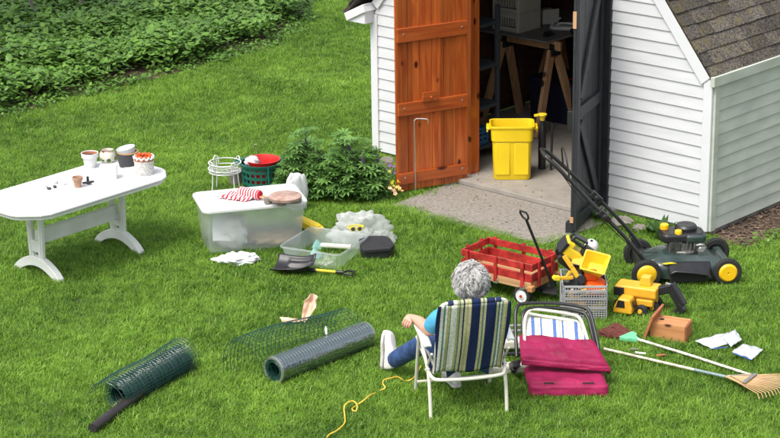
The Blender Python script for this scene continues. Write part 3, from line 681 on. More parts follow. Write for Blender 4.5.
b = MB(); b.box((0, 0, .06), (.16, .2, .12)); b.box((-.085, 0, .06), (.014, .21, .14)); b.box((0, -.1, .07), (.18, .012, .15)); o = b.build('wooden_tray', M['basket_plastic'], None, bevel=.003); o.location = sh(2.15, 3.42, BZ); o.rotation_euler.z = R(20); tag(o, 'plain cream box on the bench behind the slotted drawer boxes', 'box')
def clamp(u, v, rz, label):
    b = MB(); b.tube(smoothpath([(-.05, 0, .012), (-.02, .02, .04), (.02, .01, .045), (.06, .0, .02)], 4), .012, 8); b.tube([(-.03, -.01, .01), (.05, .02, .014)], .011, 8); b.box((.0, .01, .03), (.035, .03, .045))
    o = b.build('spring_clamp', M['black_plastic'], None, True, .002); o.location = sh(u, v, BZ); o.rotation_euler.z = rz; tag(o, label, 'clamp', 'black clamps on the bench')
clamp(1.62, 2.98, R(20), 'black spring clamp near the front corner of the bench board')
clamp(1.86, 2.86, R(80), 'black spring clamp further back beside the white iron')
t = thing('white_tray', 'white flat appliance with handle lying at the back of the bench', 'appliance', sh(1.98, 3.08, BZ), R(-10))
b = MB(); b.prism(rrect(.26, .13, .05), 0, .035); b.build('body', M['white_plastic'], t, True, .012)
b = MB(); b.tube(smoothpath([(-.06, .02, .035), (-.02, 0, .06), (.10, -.03, .062), (.19, -.05, .04)], 5), .011, 8); b.build('handle', M['white_plastic'], t, True)
b = MB(); b.tube(smoothpath([(-.12, .03, .03), (-.08, .08, .07), (-.03, .10, .09)], 5), .008, 8); b.build('cord_end', M['white_plastic'], t, True)
# navy tote under the bench
t = thing('storage_tote', 'dark navy storage tote in the shadow beneath the bench board', 'storage tote', sh(2.05, 3.05, .068), math.atan2(Svec.y, Svec.x))
b = MB(); b.box((0, 0, .20), (.45, .62, .40), taper=1.06); b.build('tub', M['navy_plastic'], t, bevel=.02)
b = MB(); b.box((0, 0, .415), (.50, .68, .03)); b.build('lid', M['navy_plastic'], t, bevel=.012)
b = MB(); b.tube([(-.1, -.1, .01), (.1, .08, .01)], .008, 8); b.box((.12, .1, .012), (.06, .02, .02), (0, 0, .6)); o = b.build('screwdriver', M['red_plastic'], None, True); o.location = sh(2.05, 2.95, .068+.432); tag(o, 'red handled tool on the lid of the navy tote', 'tool')
# small round stone/ball on the floor behind the bin
b = MB(); b.lathe([(0, 0), (.022, .004), (.034, .02), (.034, .03), (.022, .046), (0, .05)], 14); o = b.build('ball', M['stone'], None, True); o.location = sh(.95, 2.98, .068); tag(o, 'small pale ball on the floor behind the yellow bin', 'ball')
# sprayer-like bottle with a yellow cap next to the bin
t = thing('spray_bottle', 'dark canister with yellow trigger behind the right side of the bin', 'bottle', sh(.50, 2.16, .068), R(-40))
b = MB(); b.lathe([(0, 0), (.036, 0), (.036, .34), (.028, .40), (.018, .42), (.018, .46), (0, .46)], 18); b.build('bottle', M['black_plastic'], t, True)
b = MB(); b.lathe([(0, .46), (.02, .46), (.03, .50), (.042, .51), (.042, .525), (0, .53)], 14); b.box((-.05, 0, .505), (.08, .022, .025), (0, -.3, 0)); b.build('trigger', M['bright_yellow'], t, True, .003)
b = MB(); b.tube([(.09, .02, .0), (.09, .03, .44)], .012, 8); b.build('wand', M['black_metal'], t, True)

# yellow bin
t = thing('waste_bin', 'tall yellow plastic bin standing just inside the shed doorway', 'bin', sh(.14, 2.225, .068), math.atan2(Svec.y, Svec.x)+R(-47))
t.rotation_euler.z = R(-2)
def bin_ring(w_, d_, z_, r_=.045): return [Vector((x, y_, z_)) for x, y_ in rrect(w_, d_, r_, 4)]
def shell(mb, rings):
    n_ = len(rings[0]); vs = [p for rr in rings for p in rr]
    fs = [(i*n_+k, i*n_+(k+1) % n_, (i+1)*n_+(k+1) % n_, (i+1)*n_+k) for i in range(len(rings)-1) for k in range(n_)]
    fs.append(tuple(range(n_))); fs.append(tuple((len(rings)-1)*n_+k for k in range(n_))); mb.add(vs, fs)
b = MB(); shell(b, [bin_ring(.325, .235, 0), bin_ring(.335, .245, .01), bin_ring(.355, .26, .36), bin_ring(.375, .28, .365), bin_ring(.385, .285, .48), bin_ring(.405, .30, .485), bin_ring(.408, .302, .505), bin_ring(.38, .275, .505), bin_ring(.35, .25, .36), bin_ring(.32, .225, .03)])
b.build('tub', M['yellow'], t, True, .003)
for s_ in (-1, 1):
    b = MB(); b.box((s_*.212, 0, .470), (.04, .16, .022)); b.box((s_*.224, 0, .455), (.014, .15, .035)); b.build('handle', M['yellow'], t, True, .008)
b = MB(); b.box((-.085, -.1265, .20), (.13, .012, .30)); b.box((.085, -.1265, .20), (.13, .012, .30)); b.build('raised_panel', M['yellow'], t, True, .006)
# stones and a weed by the door, weeds on sill
for k, (px, py, s_, lb) in enumerate(((371, 183, .13, 'broken grey stone block against the base of the left wall'), (386, 166, .09, 'smaller grey stone behind the block at the left wall'), (622, 227, .10, 'rough tan stone beneath the siding behind the mower handle'), (640, 232, .07, 'small tan stone low beside the mower handle foot'))):
    b = MB(); rr = np.random.RandomState(30+k); b.grid(lambda a, c: tuple((Vector((math.cos(2*PI*a)*math.sin(PI*c), math.sin(2*PI*a)*math.sin(PI*c)*.8, .55*math.cos(PI*c)))*s_*(1+.35*noise.noise(Vector((3*math.cos(2*PI*a)*math.sin(PI*c)+k*7, 3*math.sin(2*PI*a)*math.sin(PI*c), 3*math.cos(PI*c))))))), 16, 10)
    o = b.build('stone', M['stone'], None); o.location = at(px, py)+Vector((0, 0, s_*.4)); tag(o, lb, 'stone', 'stones along the shed wall')

# grit, crumbs and dry leaf bits on the path and the sill
r = np.random.RandomState(44); b = MB()
for i in range(420):
    u, v = -r.uniform(.0, 1.08), r.uniform(.95, 2.55)
    if u > -.24 and r.uniform() > .3: continue
    z = .072 if u > -.24 else .027; s_ = r.uniform(.003, .011); p = sh(u, v, z)
    if u > -.26 and u < -.22: continue
    b.box((p.x, p.y, z+s_*.2), (s_, s_*r.uniform(.5, 1), s_*.5), (0, 0, r.uniform(0, 3)))
tag(b.build('grit', mat('grit', (.10, .08, .055), .95, .5, 9, col2=(.38, .34, .27), world=True)), 'scattered grit and dry leaf crumbs on the concrete path', 'grit', kind='stuff')
# ------------------------------------------------------------------ patio table and what stands on it
TA = R(49); tc_ = Vector((-2.54, 15.28, 0)); TH = .64
tab = thing('garden_table', 'white plastic garden table with long chamfered top on arched trestle feet', 'table', tc_, TA)
def tw(x, y, z=TH): c, s = math.cos(TA), math.sin(TA); return Vector((tc_.x+x*c-y*s, tc_.y+x*s+y*c, z))
outl = []
for sx_, sy_ in ((1, 1), (-1, 1), (-1, -1), (1, -1)):
    q = [(sx_*.80, sy_*.17), (sx_*.775, sy_*.24), (sx_*.66, sy_*.37), (sx_*.58, sy_*.405)]
    outl += q if sx_*sy_ > 0 else q[::-1]
b = MB(); b.prism(outl, TH-.022, TH); b.build('table_top', M['resin'], tab, bevel=.01, seg=3)
b = MB(); b.prism([(x*.975, y*.96) for x, y in outl], TH-.05, TH-.023); b.build('apron', M['resin_leg'], tab, bevel=.004)
for s_ in (-1, 1):
    X0 = s_*.43
    for q in (-1, 1):
        b = MB()
        b.bar((X0, q*.055, .13), (X0, q*.075, TH-.045), .055, .035, (1, 0, 0)); b.bar((X0-s_*-.0, q*.055, .13), (X0, q*.075, TH-.045), .03, .052, (1, 0, 0)); b.build('leg', M['resin_leg'], tab, bevel=.006)
    b = MB(); top = [(-.275+.55*k/16, .03+.135*math.sin(PI*k/16)**.8) for k in range(17)]; bot = [(-.215+.43*k/16, .0+.085*math.sin(PI*k/16)**.8) for k in range(17)]
    poly = [(-.285, .0)]+top+[(.285, .0)]+bot[::-1]
    b.prism(poly, -.03, .03, Matrix(((0, 0, 1, X0), (1, 0, 0, 0), (0, 1, 0, 0), (0, 0, 0, 1)))); b.build('arched_foot', M['resin_leg'], tab, bevel=.006)
b = MB(); b.box((0, 0, .32), (.86, .028, .13)); b.box((0, -.018, .375), (.84, .008, .012)); b.box((0, -.018, .265), (.84, .008, .012)); b.build('crossbar', M['resin_leg'], tab, bevel=.004)
for s_ in (-1, 1):
    b = MB(); b.box((s_*.43, 0, .25), (.04, .12, .10)); b.build('leg_bridge', M['resin_leg'], tab, bevel=.004)

def on_table(px, py, z=TH): p = at(px, py, z); return p
def pot(name, label, cat, loc, prof, m, rim=None, soil=None, rz=0, group=None):
    t = thing(name, label, cat, loc, rz, group); b = MB(); b.lathe(prof, 28); b.build('body', m, t, True)
    if rim: b = MB(); b.lathe(rim[0], 28); b.build('rim', rim[1], t, True)
    if soil: b = MB(); b.lathe([(0, soil[1]-.002), (soil[0]*.5, soil[1]+.006), (soil[0], soil[1])], 20); b.build('soil', M['dirt'], t, True)
    return t
# white pot with soil and terracotta inner pot
t = pot('flower_pot', 'white painted flower pot with dark soil and orange inner rim on the table', 'flower pot', on_table(90.5, 167), [(0, 0), (.045, 0), (.058, .085), (.07, .087), (.073, .125), (.068, .125), (.06, .085), (.05, .02), (0, .02)], M['white_plastic'], soil=(.058, .098))
b = MB(); b.lathe([(.057, .09), (.062, .119), (.067, .119), (.062, .09)], 28); b.build('inner_pot', M['terracotta'], t, True)
# ceramic jar with fruit decoration
def fruit_mat():
    m = mat('painted_ceramic', (.74, .70, .58), .3, .03, 5); n = m.node_tree; N = n.nodes; Lk = n.links.new; b = N['Principled BSDF']
    tc = N.new('ShaderNodeTexCoord'); v = N.new('ShaderNodeTexVoronoi'); v.inputs['Scale'].default_value = 15; Lk(tc.outputs['Object'], v.inputs[0])
    r = N.new('ShaderNodeValToRGB'); r.color_ramp.interpolation = 'CONSTANT'; e = r.color_ramp.elements; e[0].position = 0; e[0].color = (1, 1, 1, 1); e[1].position = .28; e[1].color = (0, 0, 0, 1); Lk(v.outputs['Distance'], r.inputs[0])
    r2 = N.new('ShaderNodeValToRGB'); r2.color_ramp.interpolation = 'CONSTANT'; e = r2.color_ramp.elements; e[0].position = 0; e[0].color = (.06, .13, .035, 1); e[1].position = .5; e[1].color = (.5, .10, .03, 1); sp = N.new('ShaderNodeSeparateXYZ'); Lk(v.outputs['Color'], sp.inputs[0]); Lk(sp.outputs[0], r2.inputs[0])
    old = b.inputs['Base Color'].links[0].from_socket; mx = N.new('ShaderNodeMix'); mx.data_type = 'RGBA'; Lk(r.outputs[0], mx.inputs['Factor']); Lk(old, mx.inputs['A']); Lk(r2.outputs[0], mx.inputs['B']); Lk(mx.outputs['Result'], b.inputs['Base Color']); return m
t = pot('ceramic_jar', 'cream ceramic jar painted with fruit and leaves between two pots', 'jar', on_table(108, 161.5), [(0, 0), (.05, 0), (.066, .02), (.068, .07), (.055, .09), (.057, .103), (.052, .103), (.05, .09), (.06, .07), (0, .03)], fruit_mat())
b = MB(); b.lathe([(.0535, .1035), (.0575, .1035), (.0575, .107), (.0535, .107)], 28); b.build('rim', M['charcoal'], t, True)
# white block / napkin
b = MB(); b.box((0, 0, .055), (.135, .075, .11), taper=1.03); o = b.build('paper_block', M['paper'], None, bevel=.004); o.location = on_table(109, 178); o.rotation_euler.z = R(2); tag(o, 'plain white paper block standing in front of the fruit jar', 'carton')
def sheetm(pts, z, th=.0025):
    b = MB(); c = sum((Vector(p) for p in pts), Vector())/len(pts); b.prism([(p.x, p.y) for p in pts], z, z+th); return b
for px_, lb, zz in ((((96, 171), (108, 182), (121, 177), (119, 168)), 'white sheet of paper under the block on the table', TH+.0015), (((121, 167), (132, 171), (146, 175), (153, 169), (138, 164)), 'thin white leaflet folded at the foot of the lattice basket', TH+.0045)):
    pp = [at(x, y, TH) for x, y in px_]; o = sheetm(pp, zz).build('paper_sheet', M['paper']); tag(o, lb, 'paper')
# dark pots nested
PB = on_table(127, 166)
t = thing('nested_pots', 'stack of nested pots, charcoal outside with pale grey pot inside', 'flower pot', PB, R(10))
b = MB(); b.lathe([(0, 0), (.062, 0), (.085, .115), (.08, .115), (.058, .01), (0, .01)], 26); b.build('outer_pot', M['charcoal'], t, True)
b = MB(); b.lathe([(.078, .113), (.09, .116), (.09, .126), (.078, .126)], 26, (0.012, .01, 0)); b.build('tan_rim', M['bamboo'], t, True)
b = MB(); b.M = Matrix.Translation((.01, 0, .095)) @ Matrix.Rotation(R(-12), 4, 'Y'); b.lathe([(0, 0), (.065, 0), (.078, .062), (.080, .066), (.074, .066), (.05, .03), (0, .03)], 26); b.build('inner_pot', mat('pale_grey', (.55, .56, .58), .5, .05, 6), t, True)
b = MB(); b.M = Matrix.Translation((.075, .02, .10)) @ Matrix.Rotation(R(20), 4, 'Y'); b.lathe([(0, -.03), (.05, -.03), (.055, .01), (.05, .012), (0, 0)], 22); b.build('tan_pot', M['bamboo'], t, True)
# lattice basket with orange scalloped pots
def lattice_mat():
    m = mat('lattice_white', (.78, .77, .75), .5, .03, 5); n = m.node_tree; N = n.nodes; Lk = n.links.new; b = N['Principled BSDF']; tc = N.new('ShaderNodeTexCoord'); mp = N.new('ShaderNodeMapping'); mp.inputs['Rotation'].default_value = (R(45), R(35), 0); Lk(tc.outputs['Object'], mp.inputs[0])
    w1 = N.new('ShaderNodeTexChecker'); w1.inputs['Scale'].default_value = 110; Lk(mp.outputs[0], w1.inputs[0]); w1.inputs[1].default_value = (.78, .77, .75, 1); w1.inputs[2].default_value = (.45, .42, .38, 1); Lk(w1.outputs[0], b.inputs['Base Color']); return m
t = thing('lattice_basket', 'white lattice basket holding stacked clay pots with orange scalloped rims', 'basket', on_table(144.5, 173.5), 0)
b = MB(); b.lathe([(0, 0), (.077, 0), (.08, .005), (.08, .105), (.084, .108), (.084, .116), (.078, .116), (.075, .01), (0, .01)], 28); b.build('body', lattice_mat(), t, True)
b = MB(); b.lathe([(.077, .11), (.08, .135), (.074, .135), (.06, .11)], 24); b.build('clay_pot', M['terracotta'], t, True)
b = MB()
b.tube([((.079+.005*math.cos(12*a))*math.cos(a), (.079+.005*math.cos(12*a))*math.sin(a), .142+.008*math.sin(12*a)) for a in [2*PI*k/96 for k in range(96)]], .008, 6, True); b.build('scalloped_rim', M['paper'], t, True)
b = MB(); b.tube([(.06*math.cos(a), .06*math.sin(a), .146+.007*math.sin(9*a)) for a in [2*PI*k/80 for k in range(80)]], .014, 6, True); b.build('orange_rim', M['orange_plastic'], t, True)
# small terracotta pot
pot('peat_pot', 'small empty brown clay pot alone in the middle of the table', 'flower pot', on_table(78, 187), [(0, 0), (.026, 0), (.036, .06), (.042, .061), (.044, .085), (.039, .085), (.03, .05), (.022, .01), (0, .01)], M['pale_terracotta'])
# black spout pieces
t = thing('hose_fitting', 'black plastic hose fitting with flared base beside the brown clay pot', 'fitting', on_table(88, 183), R(20))
b = MB(); b.lathe([(0, 0), (.03, 0), (.032, .006), (.012, .012), (.010, .055), (0, .055)], 14); b.bar((-.045, .0, .006), (.05, .01, .006), .02, .01); b.build('body', M['black_plastic'], t, True)
b = MB(); b.lathe([(0, 0), (.013, .0), (.013, .04), (.007, .045), (0, .045)], 12, (-.012, -.035, .014), (.5, -1, .3)); b.build('nozzle', M['black_plastic'], t, True)
for k, (px_, py_, lb, mm) in enumerate(((49.2, 189.5, 'leftmost tiny dark clip on the table top', 'charcoal'), (55, 187.8, 'tiny dark clip just right of the leftmost clip', 'charcoal'), (56, 183.5, 'tiny grey peg behind the two dark clips', 'grey_plastic'), (65, 184.5, 'tiny clear cap between the clips and the clay pot', 'film'))):
    b = MB(); b.lathe([(0, 0), (.011, 0), (.014, .012), (.006, .02), (0, .02)], 10, sx=1.3); b.bar((-.012, .0, .012), (-.02, .005, .026), .006, .006); o = b.build('clip', M[mm], None, True); o.location = on_table(px_, py_); o.rotation_euler.z = k*1.3; tag(o, lb, 'clip')

# ------------------------------------------------------------------ big lidded tote with its contents
a = at(203, 213, .39); c_ = at(308, 203, .39); a.z = c_.z = 0
_, rz, L = base(a, c_); L -= .10
tl = thing('storage_tote', 'large translucent storage tote with white lid standing on the grass', 'storage tote', (a+c_)/2 + Vector((-math.sin(rz), math.cos(rz), 0))*.255, rz)
TL, TW_, TZ_ = L, .45, .39
def open_box(mb, w0, d0, w1, d1, h, r_=.05, t_=.004, z0=0.0):
    shell_r = [[Vector((x, y, z)) for x, y in rrect(w, d, r_, 5)] for w, d, z in ((w0, d0, z0), (w0+(w1-w0)*.5, d0+(d1-d0)*.5, z0+h*.5), (w1, d1, z0+h), (w1+.012, d1+.012, z0+h), (w1+.012, d1+.012, z0+h-.012), (w1+.016, d1+.016, z0+h-.012))]
    n_ = len(shell_r[0]); vs = [p for rr in shell_r for p in rr]
    fs = [(i*n_+k, i*n_+(k+1) % n_, (i+1)*n_+(k+1) % n_, (i+1)*n_+k) for i in range(len(shell_r)-1) for k in range(n_)]+[tuple(range(n_))]
    mb.add(vs, fs)
b = MB(); open_box(b, TL-.01, TW_-.03, TL+.06, TW_+.05, TZ_, .04); b.build('tub', M['tote'], tl, True)
b = MB()
for xx in (-.36, -.12, .12, .36): b.box((xx, -(TW_/2+.006), .19), (.012, .012, .34), (R(6), 0, 0))
b.build('rib', M['tote'], tl, bevel=.003) if False else None
b = MB(); b.prism(rrect(TL+.11, TW_+.11, .075, 7), TZ_-.012, TZ_+.018); b.build('lid', M['white_plastic'], tl, bevel=.009, seg=3)
b = MB(); b.prism(rrect(TL+.04, TW_+.03, .06, 7), TZ_+.0185, TZ_+.024); b.build('lid_panel', M['white_plastic'], tl, bevel=.004, seg=2)
LZ = TZ_+.024
def tt(x, y, z): return tl.location + Matrix.Rotation(rz, 3, 'Z') @ Vector((x, y, z))
# contents: folded cloth, sheets, bag
def blob(fn_seed, sx_, sy_, sz_, nu=26, nv=14, amp=.35, fr=2.2, flat=True):
    def f(a, c):
        x, y, z = math.cos(2*PI*a)*math.sin(PI*c), math.sin(2*PI*a)*math.sin(PI*c), math.cos(PI*c)
        k = 1+amp*noise.noise(Vector((x*fr+fn_seed*9.1, y*fr, z*fr)))+amp*.6*noise.noise(Vector((x*fr*2.7, y*fr*2.7+fn_seed*5, z*fr*2.7)))
        return (x*sx_*k, y*sy_*k, max(0, .45*sz_+z*sz_*.55*k) if flat else z*sz_*k)
    return f
for nm, seed, loc, dims, mm, lb, cat in (('folded_cloth', 3, (.16, -.06, .01), (.22, .12, .11), mat('beige_cloth', (.38, .29, .18), .9, .2, 6), 'beige folded cloth seen through the right of the tote', 'cloth'),
    ('plastic_sheet', 5, (-.18, -.08, .01), (.13, .10, .30), mat('pale_sheet', (.66, .67, .64), .5, .06, 6), 'pale crumpled plastic sheet inside the left of the tote', 'sheet'),
    ('grey_bundle', 8, (.02, .04, .01), (.30, .13, .09), mat('grey_bundle', (.40, .40, .39), .8, .2, 8), 'grey bundle lying along the bottom inside the tote', 'bundle')):
    b = MB(); b.grid(blob(seed, *dims), 26, 14); o = b.build(nm, mm, None, 'all'); o.location = tt(*loc); o.rotation_euler.z = rz; tag(o, lb, cat)
b = MB(); b.M = Matrix.Rotation(R(62), 4, 'X') @ Matrix.Rotation(R(-14), 4, 'Z'); b.box((0, 0, 0), (.30, .22, .01)); o = b.build('paper_board', M['paper'], None); o.location = tt(-.20, -.12, .19); o.rotation_euler.z = rz+.3; tag(o, 'white card leaning inside the tote behind its front wall', 'card')

# on the lid: rolled striped flag on a stick
SR = stripemat('red_white_stripes', [(0, (.55, .015, .05)), (.5, (.8, .78, .76))], .026, 0, offset=.1)
p = at(258, 197, LZ+.03)
fl = thing('rolled_flag', 'red and white striped cloth flag rolled round a wooden stick on the lid', 'flag', (p.x, p.y+.02, LZ), R(-33))
b = MB(); b.tube([(-.19, .0, .044), (-.18, 0, .044), (.01, 0, .044), (.015, 0, .044)], [.026, .043, .043, .034], 18); b.build('rolled_cloth', SR, fl, True)
b = MB()
def loose(a, c):
    x = -.26+.25*a; y = -.02-.13*c*(1-.25*a); return (x-.05*c, y, .006+.030*(1-c)**2+.010*math.sin(a*22+c*3)*c+.006)
b.grid(loose, 40, 10); b.build('loose_cloth', SR, fl, 'all', solid=.003)
for dy in (-.008, .012):
    b = MB(); b.tube([(-.05, dy, .036), (.19, dy*2.2+.0, .022)], .008, 8); b.build('stick', M['lumber'], fl, True)
b = MB(); b.lathe([(0, 0), (.038, 0), (.034, .012), (.014, .014), (0, .016)], 16, (.012, 0, .044), (1, 0, 0)); b.build('cloth_end', M['red_cloth'], fl, True)
# stone disc on small feet
ST = at(283, 199, LZ+.03)
for k, (px_, py_, r_, lb) in enumerate(((268, 203, .032, 'leftmost grey stone foot beside the rolled flag'), (281.5, 205, .040, 'grey cement puck in front under the clay saucer'), (296, 202, .045, 'grey cement puck under the right side of the saucer'))):
    b = MB(); b.lathe([(0, 0), (r_, 0), (r_*1.06, .018), (r_*.98, .043), (0, .046)], 20); o = b.build('stone', M['stone'], None, True); pp = at(px_, py_, LZ); o.location = (pp.x, pp.y, LZ); tag(o, lb, 'stone')
b = MB(); b.lathe([(0, .0), (.115, 0), (.134, .006), (.137, .027), (.131, .031), (.05, .034), (.045, .038), (0, .039)], 40); o = b.build('clay_saucer', mat('clay_disc', (.33, .19, .15), .85, .2, 16, col2=(.42, .30, .25), bump=.3), None, True)
pp = at(284, 202, LZ+.03); o.location = (pp.x+.01, pp.y+.03, LZ+.047); tag(o, 'round reddish stone disc resting on small grey feet on the lid', 'stone disc')

# crumpled film/plastic bags -------------------------------------------------
BAG = mat('white_bag', (.76, .77, .78), .3, .04, 10, alpha=.88, transl=.35)
def crumple(name, px_, py_, sx_, sy_, sz_, seed, mm, label, cat, rot=0, z=0, amp=.45, fr=1.7, nu=70, nv=36):
    rs = seed
    def f(a, c):
        x, y, zz = math.cos(2*PI*a)*math.sin(PI*c), math.sin(2*PI*a)*math.sin(PI*c), math.cos(PI*c)
        v = Vector((x, y, zz)); k = 1+amp*noise.noise(v*fr+Vector((rs*7.7, 0, rs)))+amp*.42*(abs(noise.noise(v*fr*1.9+Vector((0, rs*3.3, 0))))*2-.4)+amp*.05*noise.noise(v*fr*4)
        return (x*sx_*k, y*sy_*k, max(0, .42*sz_+zz*sz_*.58*k))
    b = MB(); b.grid(f, nu, nv); o = b.build(name, mm, None, 'all'); p = at(px_, py_, z); o.location = p; o.rotation_euler.z = rot; return tag(o, label, cat)
# white bag standing behind the tote
crumple('plastic_bag', 297, 212, .10, .07, .36, 2, BAG, 'white crumpled bag standing upright behind the right end of the tote', 'bag', .3, amp=.28, fr=1.2)
# crumpled bag behind the shallow tote
crumple('plastic_bag', 359, 243, .20, .15, .27, 4, mat('clear_bag', (.82, .84, .82), .3, .05, 10, alpha=.6, transl=.5), 'clear crumpled plastic bag piled behind the shallow tote', 'bag', .2, amp=.55)
crumple('plastic_bag', 381, 246, .12, .11, .12, 9, mat('clear_bag_thin', (.74, .77, .74), .25, .05, 10, alpha=.42, transl=.4), 'smaller clear bag trailing beside the black cushion', 'bag', .9, amp=.55)
crumple('paper_cloth', 237, 263.5, .15, .085, .085, 12, mat('white_tissue', (.80, .80, .80), .8, .02, 10, bump=.5, bscale=20), 'white crumpled cloth on the grass in front of the big tote', 'cloth', R(4), z=.012, amp=.5)

# yellow thing behind tote
p = at(307, 233); b = MB(); b.M = Matrix.Rotation(R(-38), 4, 'Z') @ Matrix.Rotation(R(12), 4, 'Y')
b.prism([(-.13, -.04), (.12, -.05), (.13, .035), (.05, .06), (-.13, .05)], .0, .06); b.box((0, 0, .062), (.2, .06, .012)); o = b.build('yellow_case', M['bright_yellow'], None, bevel=.012); o.location = p+Vector((.02, .02, .03)); tag(o, 'yellow plastic case tucked between the two totes', 'case')

# shallow tote
sc0 = [at(287, 243, .16), at(318, 222, .16), at(364, 238, .16), at(330, 259, .16)]
cx = sum(sc0, Vector())/4; cx.z = 0
e1 = (sc0[1]-sc0[0]+sc0[2]-sc0[3])/2; e2 = (sc0[3]-sc0[0]+sc0[2]-sc0[1])/2
rz2 = math.atan2(e1.y, e1.x); L1, L2 = e1.length, e2.length
st2 = thing('shallow_tote', 'shallow clear plastic tote without lid lying open on the lawn', 'storage tote', cx, rz2)
b = MB(); open_box(b, L1-.11, L2-.10, L1-.03, L2-.02, .16, .045); b.build('tub', M['tote_clear'], st2, True)
b = MB(); b.prism(rrect(L1-.115, L2-.105, .04, 5), .004, .008); b.build('base_panel', mat('base_white', (.62, .66, .67), .4, .06, 6, alpha=.8), st2)
def s2(x, y, z): return st2.location + Matrix.Rotation(rz2, 3, 'Z') @ Vector((x, y, z))
b = MB(); b.grid(lambda a, c: ((a-.5)*.34, (c-.5)*.12, .02+.02*math.sin(a*7)), 12, 4); o = b.build('teal_sheet', mat('teal_sheet', (.25, .48, .42), .5, .15, 8), None, 'all', solid=.006); o.location = s2(.05, .10, .02); o.rotation_euler = (R(40), 0, rz2+R(20)); tag(o, 'teal sheet leaning inside the far side of the shallow tote', 'sheet')
b = MB(); b.box((0, 0, .05), (.05, .26, .025), (0, 0, 0)); o = b.build('wood_block', M['basket_plastic'], None, bevel=.006); o.location = s2(.12, -.04, .03); o.rotation_euler = (0, 0, rz2+R(12)); tag(o, 'pale tan piece lying across the far end in the shallow tote', 'wood piece')
b = MB(); b.box((0, 0, .005), (.24, .20, .008)); o = b.build('paper_sheet', M['paper'], None); o.location = s2(-.07, -.02, .012); o.rotation_euler.z = rz2; tag(o, 'white sheet lying flat on the bottom of the shallow tote', 'paper')
# goggles on the bag
gp = at(356, 229, .22); t = thing('goggles', 'yellow rimmed toy goggles with two black round lenses on the clear bag', 'goggles', gp, R(8)); t.scale = (.8, .8, .8)
for s_ in (-1, 1):
    b = MB(); b.tube([(.034*s_+.026*math.cos(q), -.02, .01+.022*math.sin(q)) for q in [2*PI*k/20 for k in range(20)]], .0065, 6, True); b.build('rim', M['flower_yellow'], t, True)
    b = MB(); b.lathe([(0, 0), (.020, 0), (.018, .014), (0, .018)], 16, (.034*s_, -.022, .01), (0, -1, .4)); b.build('lens', M['black_plastic'], t, True)
b = MB(); b.tube(smoothpath([(-.06, -.01, .01), (-.08, .04, .015), (0, .07, .02), (.08, .04, .015), (.06, -.01, .01)], 5), .007, 6); b.build('strap', M['flower_yellow'], t, True)
# black cushion
p = at(376, 262); t = thing('black_cushion', 'black rounded foam seat lying on the grass beside the clear bag', 'cushion', p+Vector((.0, .14, 0)), R(12))
poly = [(-.135, -.09), (-.12, -.125), (.09, -.13), (.135, -.08), (.13, .07), (.09, .13), (-.03, .15), (-.12, .10)]
b = MB(); b.prism(poly, .01, .10); b.build('pad', M['black_plastic'], t, True, .02, seg=3)
b = MB(); b.prism([(x*1.03, y*1.03) for x, y in poly], .085, .125, Matrix.Rotation(R(4), 4, 'X')); b.build('top_pad', mat('black_fabric', (.02, .02, .022), .75, .2, 30), t, True, .012, seg=3)

# snow/dirt shovel
a = at(281, 273); e = at(366, 280); o0, rzs, LS = base(a, e)
t = thing('shovel', 'black bladed plastic shovel with yellow shaft lying on the lawn', 'shovel', a, rzs)
def blade(u, v):
    x = -.04+.32*u; w_ = .112*(1-.12*u); y = (v-.5)*2*w_
    return (x, y-.035, .035+.055*v*(1-.4*u)+.05*abs(2*v-1)**3+.05*u**4*(1)+.012*math.sin(v*PI*6)*(.3 < u < .95))
b = MB(); b.grid(blade, 20, 24); b.build('blade', M['black_plastic'], t, 'all', solid=.006)
b = MB(); b.lathe([(0, 0), (.018, 0), (.016, .10), (0, .10)], 12, (.20, .0, .055), (1, 0, -.12)); b.build('socket', M['black_plastic'], t, True)
b = MB(); b.tube([(.27, .0, .05), (.47, 0, .048)], .011, 10); b.build('shaft', M['flower_yellow'], t, True)
b = MB(); b.tube([(.46, 0, .048), (.52, 0, .048)], .014, 10); b.tube([(.52, 0, .048), (.545, .04, .05), (.60, .045, .05), (.605, 0, .05), (.60, -.045, .05), (.545, -.04, .05)], .009, 8, True); b.build('grip', M['black_plastic'], t, True)

# ------------------------------------------------------------------ wire plant stand, green basket, red bucket
p = at(226, 192); t = thing('plant_stand', 'white wire plant stand with ringed top beside the green basket', 'plant stand', p, R(15)); t.scale = (1, 1, .76)
SHh = .40
for z_, r_ in ((.33, .150), (.29, .142), (.40, .145)):
    b = MB(); b.tube([(r_*math.cos(2*PI*k/36), r_*math.sin(2*PI*k/36), z_-.03) for k in range(36)], .0055, 7, True); b.build('ring', M['white_plastic'], t, True)
for k in range(4):
    a_ = PI/2*k+.4
    b = MB(); ca, sa = math.cos(a_), math.sin(a_); b.tube(smoothpath([(.15*ca, .15*sa, 0), (.135*ca, .135*sa, .22), (.142*ca, .142*sa, .36)], 4), .006, 7); b.build('leg', M['white_plastic'], t, True)
    b = MB(); a2 = a_; px1 = [(.142*math.cos(a2-.16), .142*math.sin(a2-.16), .30), (.146*math.cos(a2-.17), .146*math.sin(a2-.17), .38), (.150*ca, .150*sa, .41), (.146*math.cos(a2+.17), .146*math.sin(a2+.17), .38), (.142*math.cos(a2+.16), .142*math.sin(a2+.16), .30)]
    b.tube(smoothpath(px1, 5), .0055, 7); b.build('loop', M['white_plastic'], t, True)
b = MB()
for k in range(5): y_ = -.1+k*.05; xh = math.sqrt(.145**2-y_**2); b.tube([(-xh, y_, .262), (xh, y_, .262)], .004, 6)
b.build('shelf_wires', M['white_plastic'], t, True)
